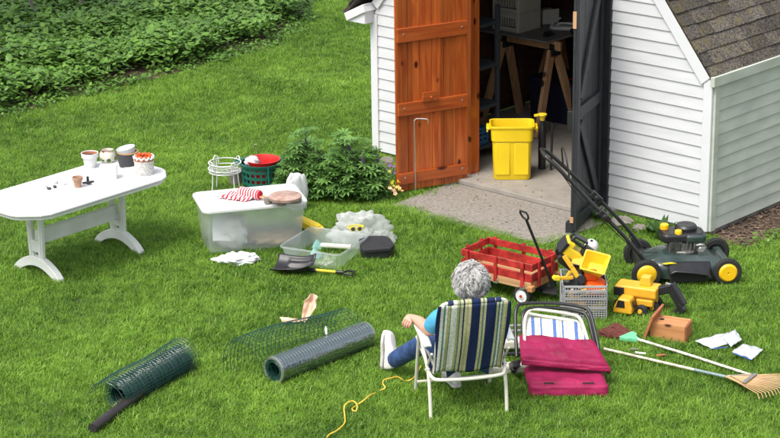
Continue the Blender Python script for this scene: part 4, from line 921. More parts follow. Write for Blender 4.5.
# grey pot behind the stand
b = MB(); b.lathe([(0, 0), (.055, 0), (.075, .12), (.08, .12), (.08, .135), (.07, .135), (.05, .01), (0, .01)], 22); o = b.build('flower_pot', mat('grey_clay', (.25, .22, .19), .85, .2, 10), None, True); o.location = at(236, 184); tag(o, 'grey clay pot half hidden between plant stand and green basket', 'flower pot')
p = at(262, 190); t = thing('lattice_basket', 'dark green open lattice laundry basket holding a red bucket', 'basket', p, R(10)); t.scale = (1.12, 1.12, 1.08)
BH, BR = .25, .165
b = MB()
for z_ in (.03, .085, .14, .195):
    b.lathe([(BR*.86+z_*.08, z_-.012), (BR*.86+z_*.08+.006, z_-.012), (BR*.86+z_*.08+.008, z_+.012), (BR*.86+z_*.08+.002, z_+.012)], 36)
for k in range(22):
    a_ = 2*PI*k/22; b.bar((BR*.87*math.cos(a_), BR*.87*math.sin(a_), .0), (BR*.98*math.cos(a_), BR*.98*math.sin(a_), .235), .016, .006, (math.cos(a_), math.sin(a_), 0))
b.lathe([(0, .0), (BR*.86, 0), (BR*.86, .01), (0, .01)], 30); b.build('lattice_wall', M['green_plastic'], t)
b = MB(); b.lathe([(BR*.97, .215), (BR*1.0, .215), (BR*1.12, .25), (BR*1.12, .256), (BR*1.0, .252), (BR*.97, .24)], 36); b.build('rim', M['green_plastic'], t, True)
for s_ in (-1, 1):
    b = MB(); b.tube(smoothpath([(s_*.165, -.05, .25), (s_*.205, -.045, .262), (s_*.215, 0, .266), (s_*.205, .045, .262), (s_*.165, .05, .25)], 5), .008, 8); b.build('handle', M['green_plastic'], t, True)
b = MB(); b.tube([(.03, -.166, .23), (.035, -.185, .25), (.04, -.18, .12), (.035, -.17, .03)], .008, 8); b.build('handle', M['green_plastic'], t, True)
t2 = thing('red_bucket', 'red plastic bucket nested inside the green lattice basket', 'bucket', p+Vector((.015, 0, .012)), 0); t2.scale = (1.06, 1.06, 1.08)
b = MB(); b.lathe([(0, 0), (.10, 0), (.134, .235), (.146, .25), (.150, .262), (.143, .262), (.13, .235), (.096, .006), (0, .006)], 36); b.build('body', M['red_plastic'], t2, True)
b = MB(); b.grid(blob(17, .065, .05, .05, flat=False), 30, 16); o = b.build('rag', mat('grey_rag', (.55, .55, .55), .9, .2, 12), None, 'all'); o.location = p+Vector((-.075, -.05, .285)); tag(o, 'grey white rag stuffed into the left of the red bucket', 'rag')
b = MB(); b.tube(smoothpath([(-.05, .08, .26), (-.045, .09, .36), (-.06, .09, .40), (-.04, .09, .41)], 5), .003, 6); o = b.build('wire_hook', M['galv'], None, True); o.location = p; tag(o, 'thin bent wire sticking up behind the red bucket', 'wire')
b = MB(); b.lathe([(0, 0), (.07, 0), (.07, .02), (0, .02)], 12); 

# ------------------------------------------------------------------ lupin bushes and flowers
def bush(name, p, rx, ry, h, nleaf, label, seed, spikes=0, group=None):
    t = thing(name, label, 'shrub', p, 0, group); r = np.random.RandomState(seed); V = []; Fc = []; T = []
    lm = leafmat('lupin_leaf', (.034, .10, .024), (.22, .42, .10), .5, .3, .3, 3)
    b = MB()
    for s_ in range(46):
        a_ = r.uniform(0, 2*PI); q = r.uniform(.1, 1)**.6; tip = Vector((rx*q*math.cos(a_), ry*q*math.sin(a_), h*(1-.55*q*q)*r.uniform(.7, 1.05))); b.tube([Vector((tip.x*.25, tip.y*.25, 0)), Vector((tip.x*.7, tip.y*.7, tip.z*.6)), tip], [.006, .005, .003], 5)
    b.build('stems', mat('green_stem', (.05, .10, .025), .7, .2, 20), t, True)
    for i in range(nleaf):
        a_ = r.uniform(0, 2*PI); q = r.uniform(0, 1)**.5; ll = r.uniform(.35, 1)
        zt = h*(1-.75*q**2.2)*ll*(1+.30*math.sin(3*a_+seed)+.12*math.sin(7*a_)) ; cpos = Vector((rx*q*math.cos(a_), ry*q*math.sin(a_), max(.03, zt)))
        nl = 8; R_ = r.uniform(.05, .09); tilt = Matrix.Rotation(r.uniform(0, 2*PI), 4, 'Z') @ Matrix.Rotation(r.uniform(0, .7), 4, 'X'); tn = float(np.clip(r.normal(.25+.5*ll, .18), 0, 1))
        for k in range(nl):
            ph = 2*PI*k/nl+r.uniform(-.1, .1); d = Vector((math.cos(ph), math.sin(ph), 0)); wv = Vector((-d.y, d.x, 0))*R_*.15
            q_ = [Vector((0, 0, 0)), d*R_*.55+wv+Vector((0, 0, R_*.22)), d*R_+Vector((0, 0, R_*.10)), d*R_*.55-wv+Vector((0, 0, R_*.22))]
            k0 = len(V); V += [tuple(cpos+(tilt @ z)) for z in q_]; Fc.append((k0, k0+1, k0+2, k0+3)); T.append(tn)
    o = numpy_mesh('foliage', np.array(V), np.array(Fc), np.array(T), lm, True); o.parent = t
    for s_ in range(spikes):
        a_ = r.uniform(0, 2*PI); q = r.uniform(.2, .9); q0 = Vector((rx*q*math.cos(a_)*.9+.1*rx, ry*q*math.sin(a_)*.8, h*(1-.5*q*q)*.95)); hh = r.uniform(.07, .13)
        b = MB(); b.tube([q0-Vector((0, 0, .1)), q0+Vector((0, 0, hh))], .003, 5)
        for z_ in range(9):
            for kk in range(5): an = kk*1.257+z_*.6; rr_ = .012*(1-z_/11); b.lathe([(0, -.005), (.005, 0), (0, .006)], 5, q0+Vector((rr_*math.cos(an), rr_*math.sin(an), hh*z_/9)))
        b.build('flower_spike', M['lupin'], t)
    return t
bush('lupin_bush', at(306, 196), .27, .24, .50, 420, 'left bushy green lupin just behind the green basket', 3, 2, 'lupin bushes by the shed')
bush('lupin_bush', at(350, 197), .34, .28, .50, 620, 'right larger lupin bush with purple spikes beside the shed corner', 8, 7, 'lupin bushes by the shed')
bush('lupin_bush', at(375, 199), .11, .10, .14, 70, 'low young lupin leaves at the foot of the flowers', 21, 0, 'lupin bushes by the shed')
def flowers(p, n, rad, m, label, seed, cat='flowers'):
    t = thing('flower_clump', label, cat, p); r = np.random.RandomState(seed); b = MB(); st_ = MB()
    for i in range(n):
        q = Vector((r.uniform(-rad, rad), r.uniform(-rad, rad)*.8, r.uniform(.07, .15))); s = r.uniform(.010, .017); m4 = Matrix.Translation(q) @ Matrix.Rotation(r.uniform(.3, 1.1), 4, 'X') @ Matrix.Rotation(r.uniform(0, 6), 4, 'Z')
        for k in range(5):
            an = 2*PI*k/5; v = [Vector((0, 0, 0)), Vector((s*math.cos(an-.5), s*math.sin(an-.5), .004)), Vector((s*1.35*math.cos(an), s*1.35*math.sin(an), .002)), Vector((s*math.cos(an+.5), s*math.sin(an+.5), .004))]; b.add([m4 @ z for z in v], [(0, 1, 2, 3)])
        st_.tube([(q.x*.7, q.y*.7, 0), q], .0025, 4)
    b.build('petals', m, t); st_.build('stems', mat('flower_stem', (.05, .12, .03), .7), t)
flowers(at(385, 181), 26, .11, M['flower_purple'], 'purple flowers blooming beside the orange door', 1)
flowers(at(374, 190), 20, .08, M['flower_purple'], 'lilac pansies low in front of the lupin bush', 2)
flowers(at(384, 187), 12, .05, M['flower_yellow'], 'bright yellow pansies between the purple flowers', 3)
flowers(at(392, 197), 14, .07, M['flower_yellow'], 'yellow pansies nearest the bottom corner of the orange door', 4)
flowers(at(398, 201), 7, .07, mat('peach_petal', (.75, .45, .25), .6), 'peach petals at the corner of the concrete path', 5)
pp = at(324, 187); t = thing('dandelion', 'dandelion seed head on tall stalk in front of the bushes', 'dandelion', pp)
b = MB(); b.tube([(0, 0, 0), (.005, 0, .28)], .003, 5); b.build('stalk', mat('stalk', (.12, .16, .05), .7), t)
b = MB(); r = np.random.RandomState(2)
for i in range(160):
    d = Vector(r.normal(0, 1, 3)).normalized(); b.bar((0.005, 0, .29), Vector((.005, 0, .29))+d*.024, .0016, .0016)
b.build('seed_head', M['puff'], t)
# broad leaf weeds between mower and wall
def weed(p, n, h, label, seed):
    r = np.random.RandomState(seed); b = MB()
    for i in range(n):
        a_ = r.uniform(0, 2*PI); L_ = h*r.uniform(.6, 1.1); m4 = Matrix.Rotation(a_, 4, 'Z')
        b.grid(lambda u, v: tuple(m4 @ Vector((L_*.55*u*u+.01, (v-.5)*2*.028*math.sin(PI*min(1, u*.95+.05)), L_*u*(1-.25*u)))), 8, 3)
    o = b.build('weed', leafmat('weed_leaf', (.03, .09, .012), (.09, .20, .03), .5, .3, .3, 9), None, 'all'); o.location = p; tag(o, label, 'weed', 'weeds along the shed wall')
weed(at(661, 243), 16, .26, 'tall broad leaved weed behind the mower engine', 1)
weed(at(652, 236), 10, .15, 'shorter broad leaved weed left of the tall one', 2)
weed(at(561, 204), 9, .07, 'tiny weed growing in the joint of the path', 3)
weed(at(598, 222), 14, .16, 'weed clump growing at the foot of the black door', 4)

# bare stems rising at the back of the planting bed
for k, (px_, py_, h_, lean, lb) in enumerate(((36, 33, 1.4, -.12, 'leftmost thin grey stem rising from the ground cover'), (81, 24, 1.4, .05, 'thin grey stem between the two others in the bed'), (186, 14, 1.0, -.15, 'rightmost pale stem leaning from the ground cover'))):
    b = MB(); b.tube(smoothpath([(0, 0, 0), (lean*.4, 0, h_*.4), (lean, .05, h_)], 6), [.028]*3+[.024]*5+[.018]*5, 9)
    for q in range(4): z0_ = h_*(.55+.12*q); b.tube([(lean*.6, 0, z0_), (lean*.6+.25*math.cos(q*2.1), .2*math.sin(q*2.1), z0_+.3)], [.010, .004], 6)
    t = thing('sapling', lb, 'sapling', at(px_, py_, 0)); b.build('stem', M['bark'], t, True)
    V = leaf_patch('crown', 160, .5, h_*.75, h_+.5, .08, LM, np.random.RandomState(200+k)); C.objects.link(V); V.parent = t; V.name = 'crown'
# ------------------------------------------------------------------ lawn mower (local: x = forwards, y = away from the camera side)
a = at(646, 288); c_ = at(727, 285); o0, rzm, LW = base(a, c_)
mw = thing('lawn_mower', 'dark green push lawn mower with yellow wheel caps beside the shed corner', 'lawn mower', a, rzm)
WB = LW; TR = .50
def wheel(x, y, r, w_, capm, parent, side):
    b = MB(); b.lathe([(r*.62, -w_/2), (r*.93, -w_/2), (r, -w_*.3), (r, w_*.3), (r*.93, w_/2), (r*.62, w_/2)], 32, (x, y, r), (0, 1, 0))
    for k in range(28): an = 2*PI*k/28; b.box((x+r*math.cos(an), y, r+r*math.sin(an)), (.008, w_*.8, .006), (0, -an-PI/2, 0))
    tyre = None; wl = b.build('wheel', M['rubber'], parent, True)
    b = MB(); b.lathe([(0, .0), (r*.1, .016), (r*.55, .016), (r*.66, .006), (r*.7, -.004), (0, -.006)], 28, (x, y+side*w_/2, r), (0, side, 0)); b.build('wheel_cap', capm, wl, True)
    b = MB(); b.lathe([(0, 0), (r*.64, 0), (r*.64, w_*.5), (0, w_*.5)], 20, (x, y-w_*.25, r), (0, 1, 0)); b.build('hub', M['black_plastic'], wl)
wheel(0, 0, .115, .045, M['wheel_yellow'], mw, -1); wheel(WB, 0, .108, .045, M['wheel_yellow'], mw, -1)
wheel(.03, TR, .115, .045, M['wheel_yellow'], mw, 1); wheel(WB+.02, TR, .108, .045, M['wheel_yellow'], mw, 1)
b = MB()
def deck(u, v):
    an = 2*PI*u; ex = .36; ey = .235; ca, sa = math.cos(an), math.sin(an); n4 = 3.2
    k = (abs(ca)**n4+abs(sa)**n4)**(-1/n4)
    prof = [(1.0, .05), (1.0, .10), (.97, .14), (.90, .165), (.72, .185), (.55, .215), (.30, .222), (.0, .224)]
    i = v*7; j = min(6, int(i)); t = i-j; rr_ = prof[j][0]*(1-t)+prof[j+1][0]*t; zz = prof[j][1]*(1-t)+prof[j+1][1]*t
    return (WB/2+.02+ex*k*ca*rr_, TR/2+ey*k*sa*rr_, zz-.02*ca)
b.grid(deck, 56, 14); b.build('deck', M['mower_green'], mw, 'all')
b = MB(); b.box((.02, TR/2, .13), (.10, .44, .10)); b.build('rear_flap', M['black_plastic'], mw, bevel=.02)
b = MB(); b.box((WB+.01, TR/2, .135), (.07, .40, .07)); b.build('front_axle_cover', M['mower_green'], mw, True, .02)
# discharge chute with dark opening towards the camera
b = MB(); cl_ = [(.18, .0, .17), (.24, -.03, .18), (.34, -.04, .175), (.47, -.03, .15), (.50, 0, .13)]
b.grid(lambda u, v: (.17+.34*u, .06-.12*v-.02*math.sin(PI*u), .178-.03*v-.05*u*v+.012*math.sin(PI*u)-.06*max(0, abs(u-.5)*2-.75)*v*2), 16, 8); b.build('discharge_chute', M['black_plastic'], mw, True, solid=.006)
b = MB(); b.box((.335, .015, .085), (.29, .02, .11)); b.build('chute_opening', M['rubber'], mw, bevel=.01)
b = MB(); b.prism([(.13, .04), (.20, .055), (.24, .03), (.15, .015)], .182, .186, Matrix.Translation((0, 0, 0))); b.build('warning_sticker', M['bright_yellow'], mw)
# engine
EX, EY = WB*.52, TR*.53
b = MB(); b.lathe([(0, .21), (.135, .21), (.14, .235), (.10, .25), (.09, .30), (0, .30)], 24, (EX, EY, 0)); b.box((EX+.01, EY, .27), (.20, .17, .10)); b.build('engine_block', M['engine_metal'], mw, bevel=.008)
b = MB()
for k in range(9): b.box((EX-.12+k*.011, EY-.06, .27), (.004, .12, .09))
for k in range(5): b.tube([(EX-.02+k*.03, EY-.11, .235), (EX-.015+k*.03, EY-.115, .30)], .008, 6)
b.build('cooling_fins', M['engine_metal'], mw)
b = MB(); b.lathe([(0, 0), (.032, 0), (.035, .03), (.02, .05), (0, .05)], 14, (EX+.13, EY-.08, .245), (0, -1, .1)); b.tube(smoothpath([(EX+.08, EY-.10, .28), (EX+.13, EY-.12, .29), (EX+.17, EY-.08, .25)], 5), .011, 8); b.build('carburettor', M['galv'], mw, True)
b = MB(); b.prism([(x+EX-.01, y+EY) for x, y in rrect(.34, .22, .05)], .30, .375); b.build('engine_cover', M['black_plastic'], mw, True, .022, seg=3)
b = MB(); b.prism([(x+EX+.08, y+EY) for x, y in rrect(.19, .235, .05)], .295, .368); b.build('fuel_tank', M['mower_green'], mw, True, .022, seg=3)
b = MB(); b.lathe([(0, .37), (.085, .37), (.088, .40), (.075, .418), (.03, .42), (0, .415)], 28, (EX+.03, EY+.02, 0)); b.build('recoil_housing', M['black_plastic'], mw, True)
b = MB(); b.lathe([(0, .37), (.034, .37), (.036, .385), (.034, .41), (.028, .415), (0, .415)], 18, (EX-.135, EY+.05, 0)); b.build('fuel_cap', M['wheel_yellow'], mw, True)
b = MB(); b.lathe([(0, .37), (.028, .37), (.029, .395), (.024, .402), (0, .402)], 18, (EX-.05, EY-.075, 0)); b.build('primer_bulb', M['wheel_yellow'], mw, True)
b = MB(); b.prism([(.06, .10), (.16, .14), (.18, .36), (.08, .40)], .175, .19); b.build('top_plate', M['galv'], mw, bevel=.004)
# handle
HX, HZ = -.80, 1.08
nearp = [(.03, .03, .16), (-.16, .05, .40), (-.45, .07, .71), (-.68, .09, .96), (-.765, .12, 1.04), (-.785, .17, 1.06)]
farp = [(.05, .46, .18), (-.14, .45, .42), (-.44, .43, .73), (-.68, .41, .97), (-.765, .37, 1.04), (-.785, .30, 1.06)]
b = MB(); b.tube(smoothpath(nearp+farp[::-1], 5), .0155, 10); b.build('handle', M['black_metal'], mw, True)
b = MB(); b.tube(smoothpath([(-.60, .09, .89), (-.62, .12, 1.03), (-.62, .24, 1.07), (-.62, .36, 1.05), (-.60, .41, .90)], 5), .007, 8); b.build('bail_lever', M['black_metal'], mw, True)
for yy, xx, zz in ((.06, -.33, .585), (.435, -.33, .62)):
    b = MB(); b.box((xx, yy, zz), (.05, .05, .11), (0, R(-45), 0)); b.lathe([(0, 0), (.022, 0), (.022, .02), (0, .025)], 10, (xx, yy-.03, zz), (0, -1, 0)); b.build('handle_knob', M['black_plastic'], mw, True, .004)
b = MB(); b.tube(smoothpath([(-.68, .10, .95), (-.5, .12, .70), (-.30, .10, .50), (-.05, .16, .26), (.15, .2, .22)], 6), .004, 6); b.build('cable', M['black_plastic'], mw, True)
for yy in (.03, .46):
    b = MB(); b.bar((.06, yy, .12), (-.05, yy+(.02 if yy < .2 else -.02), .28), .02, .07, (0, 1, 0)); b.build('handle_bracket', M['black_metal'], mw, bevel=.005)

# ------------------------------------------------------------------ red wooden wagon
ZT = .34
wc = [at(462, 248, ZT), at(491, 238, ZT), at(556, 252, ZT), at(531, 265, ZT)]
ctr = sum(wc, Vector())/4; ctr.z = 0
e1 = (wc[3]-wc[0]+wc[2]-wc[1])/2; e2 = (wc[1]-wc[0]+wc[2]-wc[3])/2
rw = math.atan2(e1.y, e1.x); WL, WW = e1.length+.02, e2.length+.02
wg = thing('toy_wagon', 'red slatted wooden pull wagon with black handle on the lawn', 'wagon', ctr, rw)
b = MB()
for k in range(5): b.box((0, -WW/2+.03+k*(WW-.06)/4, .172), (WL-.02, (WW-.06)/4-.004, .016))
b.build('floor', M['raw_wood'], wg)
b = MB()
for s_ in (-1, 1): b.box((0, s_*(WW/2-.006), .165), (WL, .02, .06))
b.build('bed_rail', M['raw_wood'], wg, bevel=.004)
b = MB(); b.box((WL/2-.01, 0, .165), (.02, WW-.03, .06)); b.build('bed_end', M['cedar'], wg, bevel=.004)
b = MB(); b.box((-WL/2+.01, 0, .165), (.02, WW-.03, .06)); b.build('bed_end', M['cedar'], wg, bevel=.004)
for s_ in (-1, 1):
    for z_, h_ in ((.228, .062), (.312, .054)):
        b = MB(); b.box((0, s_*(WW/2-.006), z_), (WL+.015, .014, h_)); b.build('side_slat', M['red_paint'], wg, bevel=.003)
        b = MB(); b.box((s_*(WL/2-.004), 0, z_), (.014, WW-.03, h_)); b.build('end_slat', M['red_paint'], wg, bevel=.003)
    for xx in (-WL/2+.055, 0, WL/2-.075):
        b = MB(); b.box((xx, s_*(WW/2+.011), .248), (.03, .016, .20)); b.build('stake', M['red_paint'], wg, bevel=.004)
        b = MB(); b.box((xx, s_*(WW/2+.010), .150), (.045, .012, .035)); b.build('stake_bracket', M['galv'], wg, bevel=.003)
    for yy in (-WW/4, WW/4):
        b = MB(); b.box((s_*(WL/2+.012), yy, .248), (.016, .03, .20)); b.build('stake', M['red_paint'], wg, bevel=.004)
b = MB(); b.box((WL/2+.0, WW/2+.0, .16), (.05, .05, .05)); b.box((0, 0, .0), (.001, .001, .001)) if False else None; b.build('corner_block', M['cedar'], wg, bevel=.01)
b = MB(); b.box((WL/2+.0, -WW/2-.0, .15), (.05, .05, .05)); b.build('corner_block', M['cedar'], wg, bevel=.01)
b = MB(); b.box((-WL/2, -WW/2, .15), (.05, .05, .05)); b.build('corner_block', M['cedar'], wg, bevel=.01)
def wagonwheel(x, y, side, r=.075):
    b = MB(); b.lathe([(r*.66, -.018), (r*.95, -.018), (r, -.010), (r, .010), (r*.95, .018), (r*.66, .018)], 28, (x, y, r), (0, 1, 0)); wl = b.build('wheel', M['rubber'], wg, True)
    b = MB(); b.lathe([(0, .012), (r*.3, .012), (r*.5, .004), (r*.66, .010), (r*.7, -.004), (0, -.006)], 24, (x, y+side*.010, r), (0, side, 0)); b.build('rim', M['white_plastic'], wl, True)
    b = MB(); b.lathe([(0, .018), (r*.14, .016), (r*.18, .008), (0, .006)], 14, (x, y+side*.012, r), (0, side, 0)); b.build('hub_cap', M['red_plastic'], wl, True)
for xx in (-WL/2+.10, WL/2-.085):
    wagonwheel(xx, -WW/2+.01, -1); wagonwheel(xx, WW/2-.01, 1)
    b = MB(); b.tube([(xx, -WW/2+.02, .075), (xx, WW/2-.02, .075)], .008, 8); b.box((xx, 0, .11), (.12, .16, .05)); b.build('undercarriage', M['black_metal'], wg, bevel=.003)
# tongue and handle
fwx = WL/2+.0
b = MB(); b.bar((WL/2-.10, 0, .09), (WL/2+.10, .03, .085), .07, .022); b.bar((WL/2+.02, -.05, .09), (WL/2+.13, -.02, .085), .03, .02); b.build('tongue', M['black_metal'], wg, bevel=.005)
inv = Matrix.Rotation(-rw, 3, 'Z')
g0 = inv @ (at(555, 291, .07)-ctr); best = None
g1 = inv @ (at(524, 214, .74)-ctr)
g1 = g0 + (g1-g0)
d_ = (g1-g0).normalized()
b = MB(); b.tube([g0, g0+d_*(g1-g0).length*.2, g1-d_*.05], [.013, .011, .011], 8); b.build('pull_handle', M['black_metal'], wg, True)
cxp = d_.cross(Vector((0.3, 1, 0.2))).normalized(); b = MB()
lp = [g1-d_*.055, g1-d_*.035+cxp*.035, g1+cxp*.045, g1+d_*.022+cxp*.035, g1+d_*.022-cxp*.035, g1-cxp*.045, g1-d_*.035-cxp*.035]
b.tube(lp, .008, 8, True); b.build('grip_loop', M['black_plastic'], wg, True)
b = MB(); b.lathe([(0, 0), (.022, 0), (.022, .02), (0, .02)], 12, g0-Vector((0, .01, 0)), (0, -1, 0)); b.build('pivot_knob', M['black_metal'], wg, True)

# ------------------------------------------------------------------ milk crate
a = at(562, 322); c_ = at(607, 322); o0, rzc, LC = base(a, c_)
CD = .38; CH = .285
cr = thing('milk_crate', 'grey lattice milk crate full of toys beside the wagon', 'crate', a, rzc)
def lattice(mb, p, ex, L, H_, t, nv, nh):
    """lattice panel: p lower corner, ex unit along, vertical z"""
    ex = Vector(ex); ey = Vector((-ex.y, ex.x, 0)); p = Vector(p)
    def bx_(s0, s1, z0, z1, tt_):
        q = [p+ex*s+Vector((0, 0, z))+ey*k for k in (0, tt_) for s, z in ((s0, z0), (s1, z0), (s1, z1), (s0, z1))]
        mb.add(q, [(0, 1, 2, 3), (7, 6, 5, 4), (0, 4, 5, 1), (1, 5, 6, 2), (2, 6, 7, 3), (3, 7, 4, 0)])
    for z0, z1 in ((0, .022), (H_-.05, H_-.034), (H_-.014, H_), (H_*.36, H_*.36+.012), (H_*.60, H_*.60+.012)): bx_(0, L, z0, z1, t*1.5)
    for k in range(nv+1): s = (L-.005)*k/nv; wd = .016 if k in (0, nv) else .0045; bx_(max(0, s), min(L, s+wd), .01, H_-.005, t*(1.6 if k in (0, nv) else .8))
    for k in range(nh): z = .03+(H_-.09)*k/(nh-1); bx_(0, L, z, z+.004, t*.8)
for nm, p, ex, L in (('crate_side', (0, 0, 0), (1, 0, 0), LC), ('crate_side', (LC, 0, 0), (0, 1, 0), CD), ('crate_side', (LC, CD, 0), (-1, 0, 0), LC), ('crate_side', (0, CD, 0), (0, -1, 0), CD)):
    b = MB(); lattice(b, p, ex, L, CH, .005, 17, 12); b.build(nm, M['grey_plastic'], cr)
b = MB()
for k in range(14): b.box((LC*(k+.5)/14, CD/2, .008), (.008, CD-.01, .006)); b.box((LC/2, CD*(k+.5)/14, .008), (LC-.01, .008, .005))
b.build('crate_floor', M['grey_plastic'], cr)
def cw(x, y, z): return cr.location + Matrix.Rotation(rzc, 3, 'Z') @ Vector((x, y, z))
# toys in the crate
def toy(name, label, cat, loc, rot): t = thing(name, label, cat, loc, 0, 'toys piled in the milk crate'); t.rotation_euler = rot; return t
t = toy('toy_excavator', 'black and yellow toy excavator tipped upright at the left of the crate', 'toy excavator', cw(.06, .25, .36), (R(8), R(38), rzc+R(10))); t.scale = (1.4, 1.4, 1.4)
for s_ in (-1, 1):
    b = MB(); b.prism([(x, z) for x, z in rrect(.20, .05, .024)], -.014, .014, Matrix(((1, 0, 0, 0), (0, 0, 1, s_*.05), (0, 1, 0, .02), (0, 0, 0, 1)))); b.build('track', M['black_plastic'], t, bevel=.004)
b = MB(); b.box((-.04, 0, .07), (.13, .10, .055)); b.box((-.085, 0, .10), (.045, .095, .05)); b.build('body', M['bright_yellow'], t, bevel=.008)
b = MB(); b.box((-.105, 0, .075), (.02, .11, .07)); b.box((-.05, 0, .128), (.10, .04, .012)); b.box((-.03, .052, .08), (.1, .012, .02)); b.build('engine_grille', M['black_plastic'], t, bevel=.003)
b = MB(); b.box((.02, -.02, .12), (.055, .05, .065)); b.build('cab', M['black_plastic'], t, bevel=.006)
b = MB(); b.bar((-.01, .0, .165), (-.09, .0, .155), .06, .012); b.bar((-.09, .02, .155), (-.10, .02, .09), .012, .012); b.bar((-.09, -.03, .155), (-.10, -.03, .09), .012, .012); b.build('roll_cage', M['black_metal'], t, bevel=.003)
t = toy('toy_digger_arm', 'yellow toy digger arm hanging over the left front rim of the crate', 'toy arm', cw(.03, .08, .30), (0, 0, rzc))
pth = [(.10, .05, .06), (.05, .02, .14), (-.01, .02, .17), (.03, .0, .06), (-.00, -.02, .015)]
b = MB()
for p0_, p1_ in (((-.015, .06, .175), (.045, .03, .09)), ((.045, .03, .09), (.09, .0, .02))): b.bar(p0_, p1_, .024, .034)
b.build('boom', M['toy_yellow'], t, bevel=.006)
b = MB(); b.bar((.05, -.03, .035), (-.06, -.05, .035), .022, .028); b.bar((.03, -.03, .085), (.0, -.04, .03), .02, .026); b.build('stick', M['toy_yellow'], t, bevel=.006)
b = MB(); b.box((-.075, -.055, .04), (.05, .04, .035), (0, .2, .3)); b.box((-.10, -.06, .045), (.015, .045, .012)); b.build('bucket', M['bright_yellow'], t, bevel=.006)
for px_, pz_ in ((.06, -.01), (.11, .01)):
    b = MB(); b.lathe([(0, -.016), (.032, -.016), (.036, 0), (.032, .016), (0, .016)], 18, (px_, -.01, pz_), (0.3, 1, 0)); b.build('wheel', M['rubber'], t, True)
t = toy('toy_dumper', 'bright yellow open toy dumper tub tilted on top of the crate', 'toy truck', cw(.245, .13, .385), (R(36), R(10), rzc+R(-16))); t.scale = (1.15, 1.15, 1.15)
b = MB(); rr = [[Vector((x, y, z)) for x, y in rrect(w_, d_, .012, 3)] for w_, d_, z in ((.105, .10, -.03), (.155, .145, .055), (.168, .158, .056), (.168, .158, .066), (.150, .14, .066), (.098, .092, -.022))]; shell(b, rr); b.build('tub', M['bright_yellow'], t, True)
b = MB(); b.box((-.12, .02, -.02), (.075, .09, .075)); b.build('cab', M['toy_yellow'], t, bevel=.01)
b = MB(); b.box((-.155, .02, -.01), (.01, .065, .03)); b.box((-.12, -.026, .0), (.045, .006, .03)); b.build('cab_window', M['black_plastic'], t)
b = MB(); b.lathe([(0, -.014), (.026, -.014), (.03, 0), (.026, .014), (0, .014)], 16, (-.10, -.05, -.05), (0, 1, 0)); b.build('wheel', M['rubber'], t, True)
t = toy('toy_orange_truck', 'orange rounded toy vehicle in the right front of the crate', 'toy vehicle', cw(.25, .10, .245), (R(22), 0, rzc+R(8)))
b = MB(); b.prism(rrect(.16, .13, .05), -.05, .045); b.build('body', M['orange_plastic'], t, True, .028, seg=3)
b = MB(); b.box((.01, -.052, .012), (.115, .05, .028), (R(10), 0, R(4))); b.build('window_band', mat('toy_cream', (.80, .55, .15), .4), t, bevel=.012)
b = MB(); b.box((-.03, .05, .07), (.10, .08, .07)); b.build('rear_box', M['orange_plastic'], t, bevel=.02)
t = toy('toy_flatbed', 'tan and yellow toy truck lying flat at the front of the crate', 'toy truck', cw(.12, .08, .20), (R(-15), R(-10), rzc+R(15)))
b = MB(); b.box((0, 0, 0), (.16, .10, .05)); b.build('body', M['toy_yellow'], t, bevel=.01)
b = MB(); b.box((-.02, -.01, .035), (.07, .08, .03)); b.build('cab', mat('toy_tan', (.72, .52, .22), .5), t, bevel=.01)
b = MB(); b.box((.0, -.052, .0), (.10, .004, .02)); b.build('grille', M['black_plastic'], t)
t = toy('toy_gull', 'small round white toy with orange side peeking out behind the dumper tub', 'toy', cw(.235, .42, .40), (0, 0, 0))
b = MB(); b.lathe([(0, 0), (.045, .015), (.055, .05), (.045, .085), (.02, .105), (0, .108)], 20); b.build('body', M['white_plastic'], t, True)
b = MB(); b.lathe([(0, 0), (.022, .0), (.026, .02), (0, .03)], 14, (-.045, -.012, .04), (-1, -.2, 0)); b.build('ear', M['orange_plastic'], t, True)
b = MB(); b.lathe([(0, 0), (.012, 0), (.009, .008), (0, .01)], 10, (.0, -.02, .10), (0, -.2, 1)); b.build('knob', M['black_plastic'], t, True)
t = toy('toy_ball', 'small teal ball wedged beside the yellow tub', 'ball', cw(.135, .10, .275), (0, 0, 0))
b = MB(); b.lathe([(.024*math.sin(PI*k/12), .034-.034*math.cos(PI*k/12)) for k in range(13)], 18); b.build('body', mat('teal_toy', (.03, .22, .35), .35), t, True)
for k, (x, y, z) in enumerate(((.06, .10, .22), (.13, .22, .22), (.28, .25, .22))):
    o = MB(); o.box((0, 0, 0), (.12, .10, .09)); o.lathe([(0, -.02), (.04, -.02), (.04, .02), (0, .02)], 14, (.04, -.05, 0), (0, 1, 0)); q = o.build('toy_chassis', M['black_plastic'], None, bevel=.01); q.location = cw(x, y, z); q.rotation_euler = (k, .3*k, k*1.1); tag(q, ('black toy chassis at the left inside the crate', 'black toy chassis under the excavator in the crate', 'black toy chassis at the right rear of the crate')[k], 'toy part', 'toys piled in the milk crate')
for k, (x, z, mm, lb) in enumerate(((.12, .10, 'toy_yellow', 'yellow toy block low behind the front lattice of the crate'), (.22, .14, 'black_plastic', 'black toy piece behind the right front lattice of the crate'), (.26, .06, 'bright_yellow', 'yellow toy block at the bottom right of the crate'))):
    o = MB(); o.box((0, 0, 0), (.12, .12, .07)); q = o.build('toy_block', M[mm], None, bevel=.015); q.location = cw(x, .12+.04*k, z); q.rotation_euler.z = rzc+.2*k; tag(q, lb, 'toy block', 'toys piled in the milk crate')

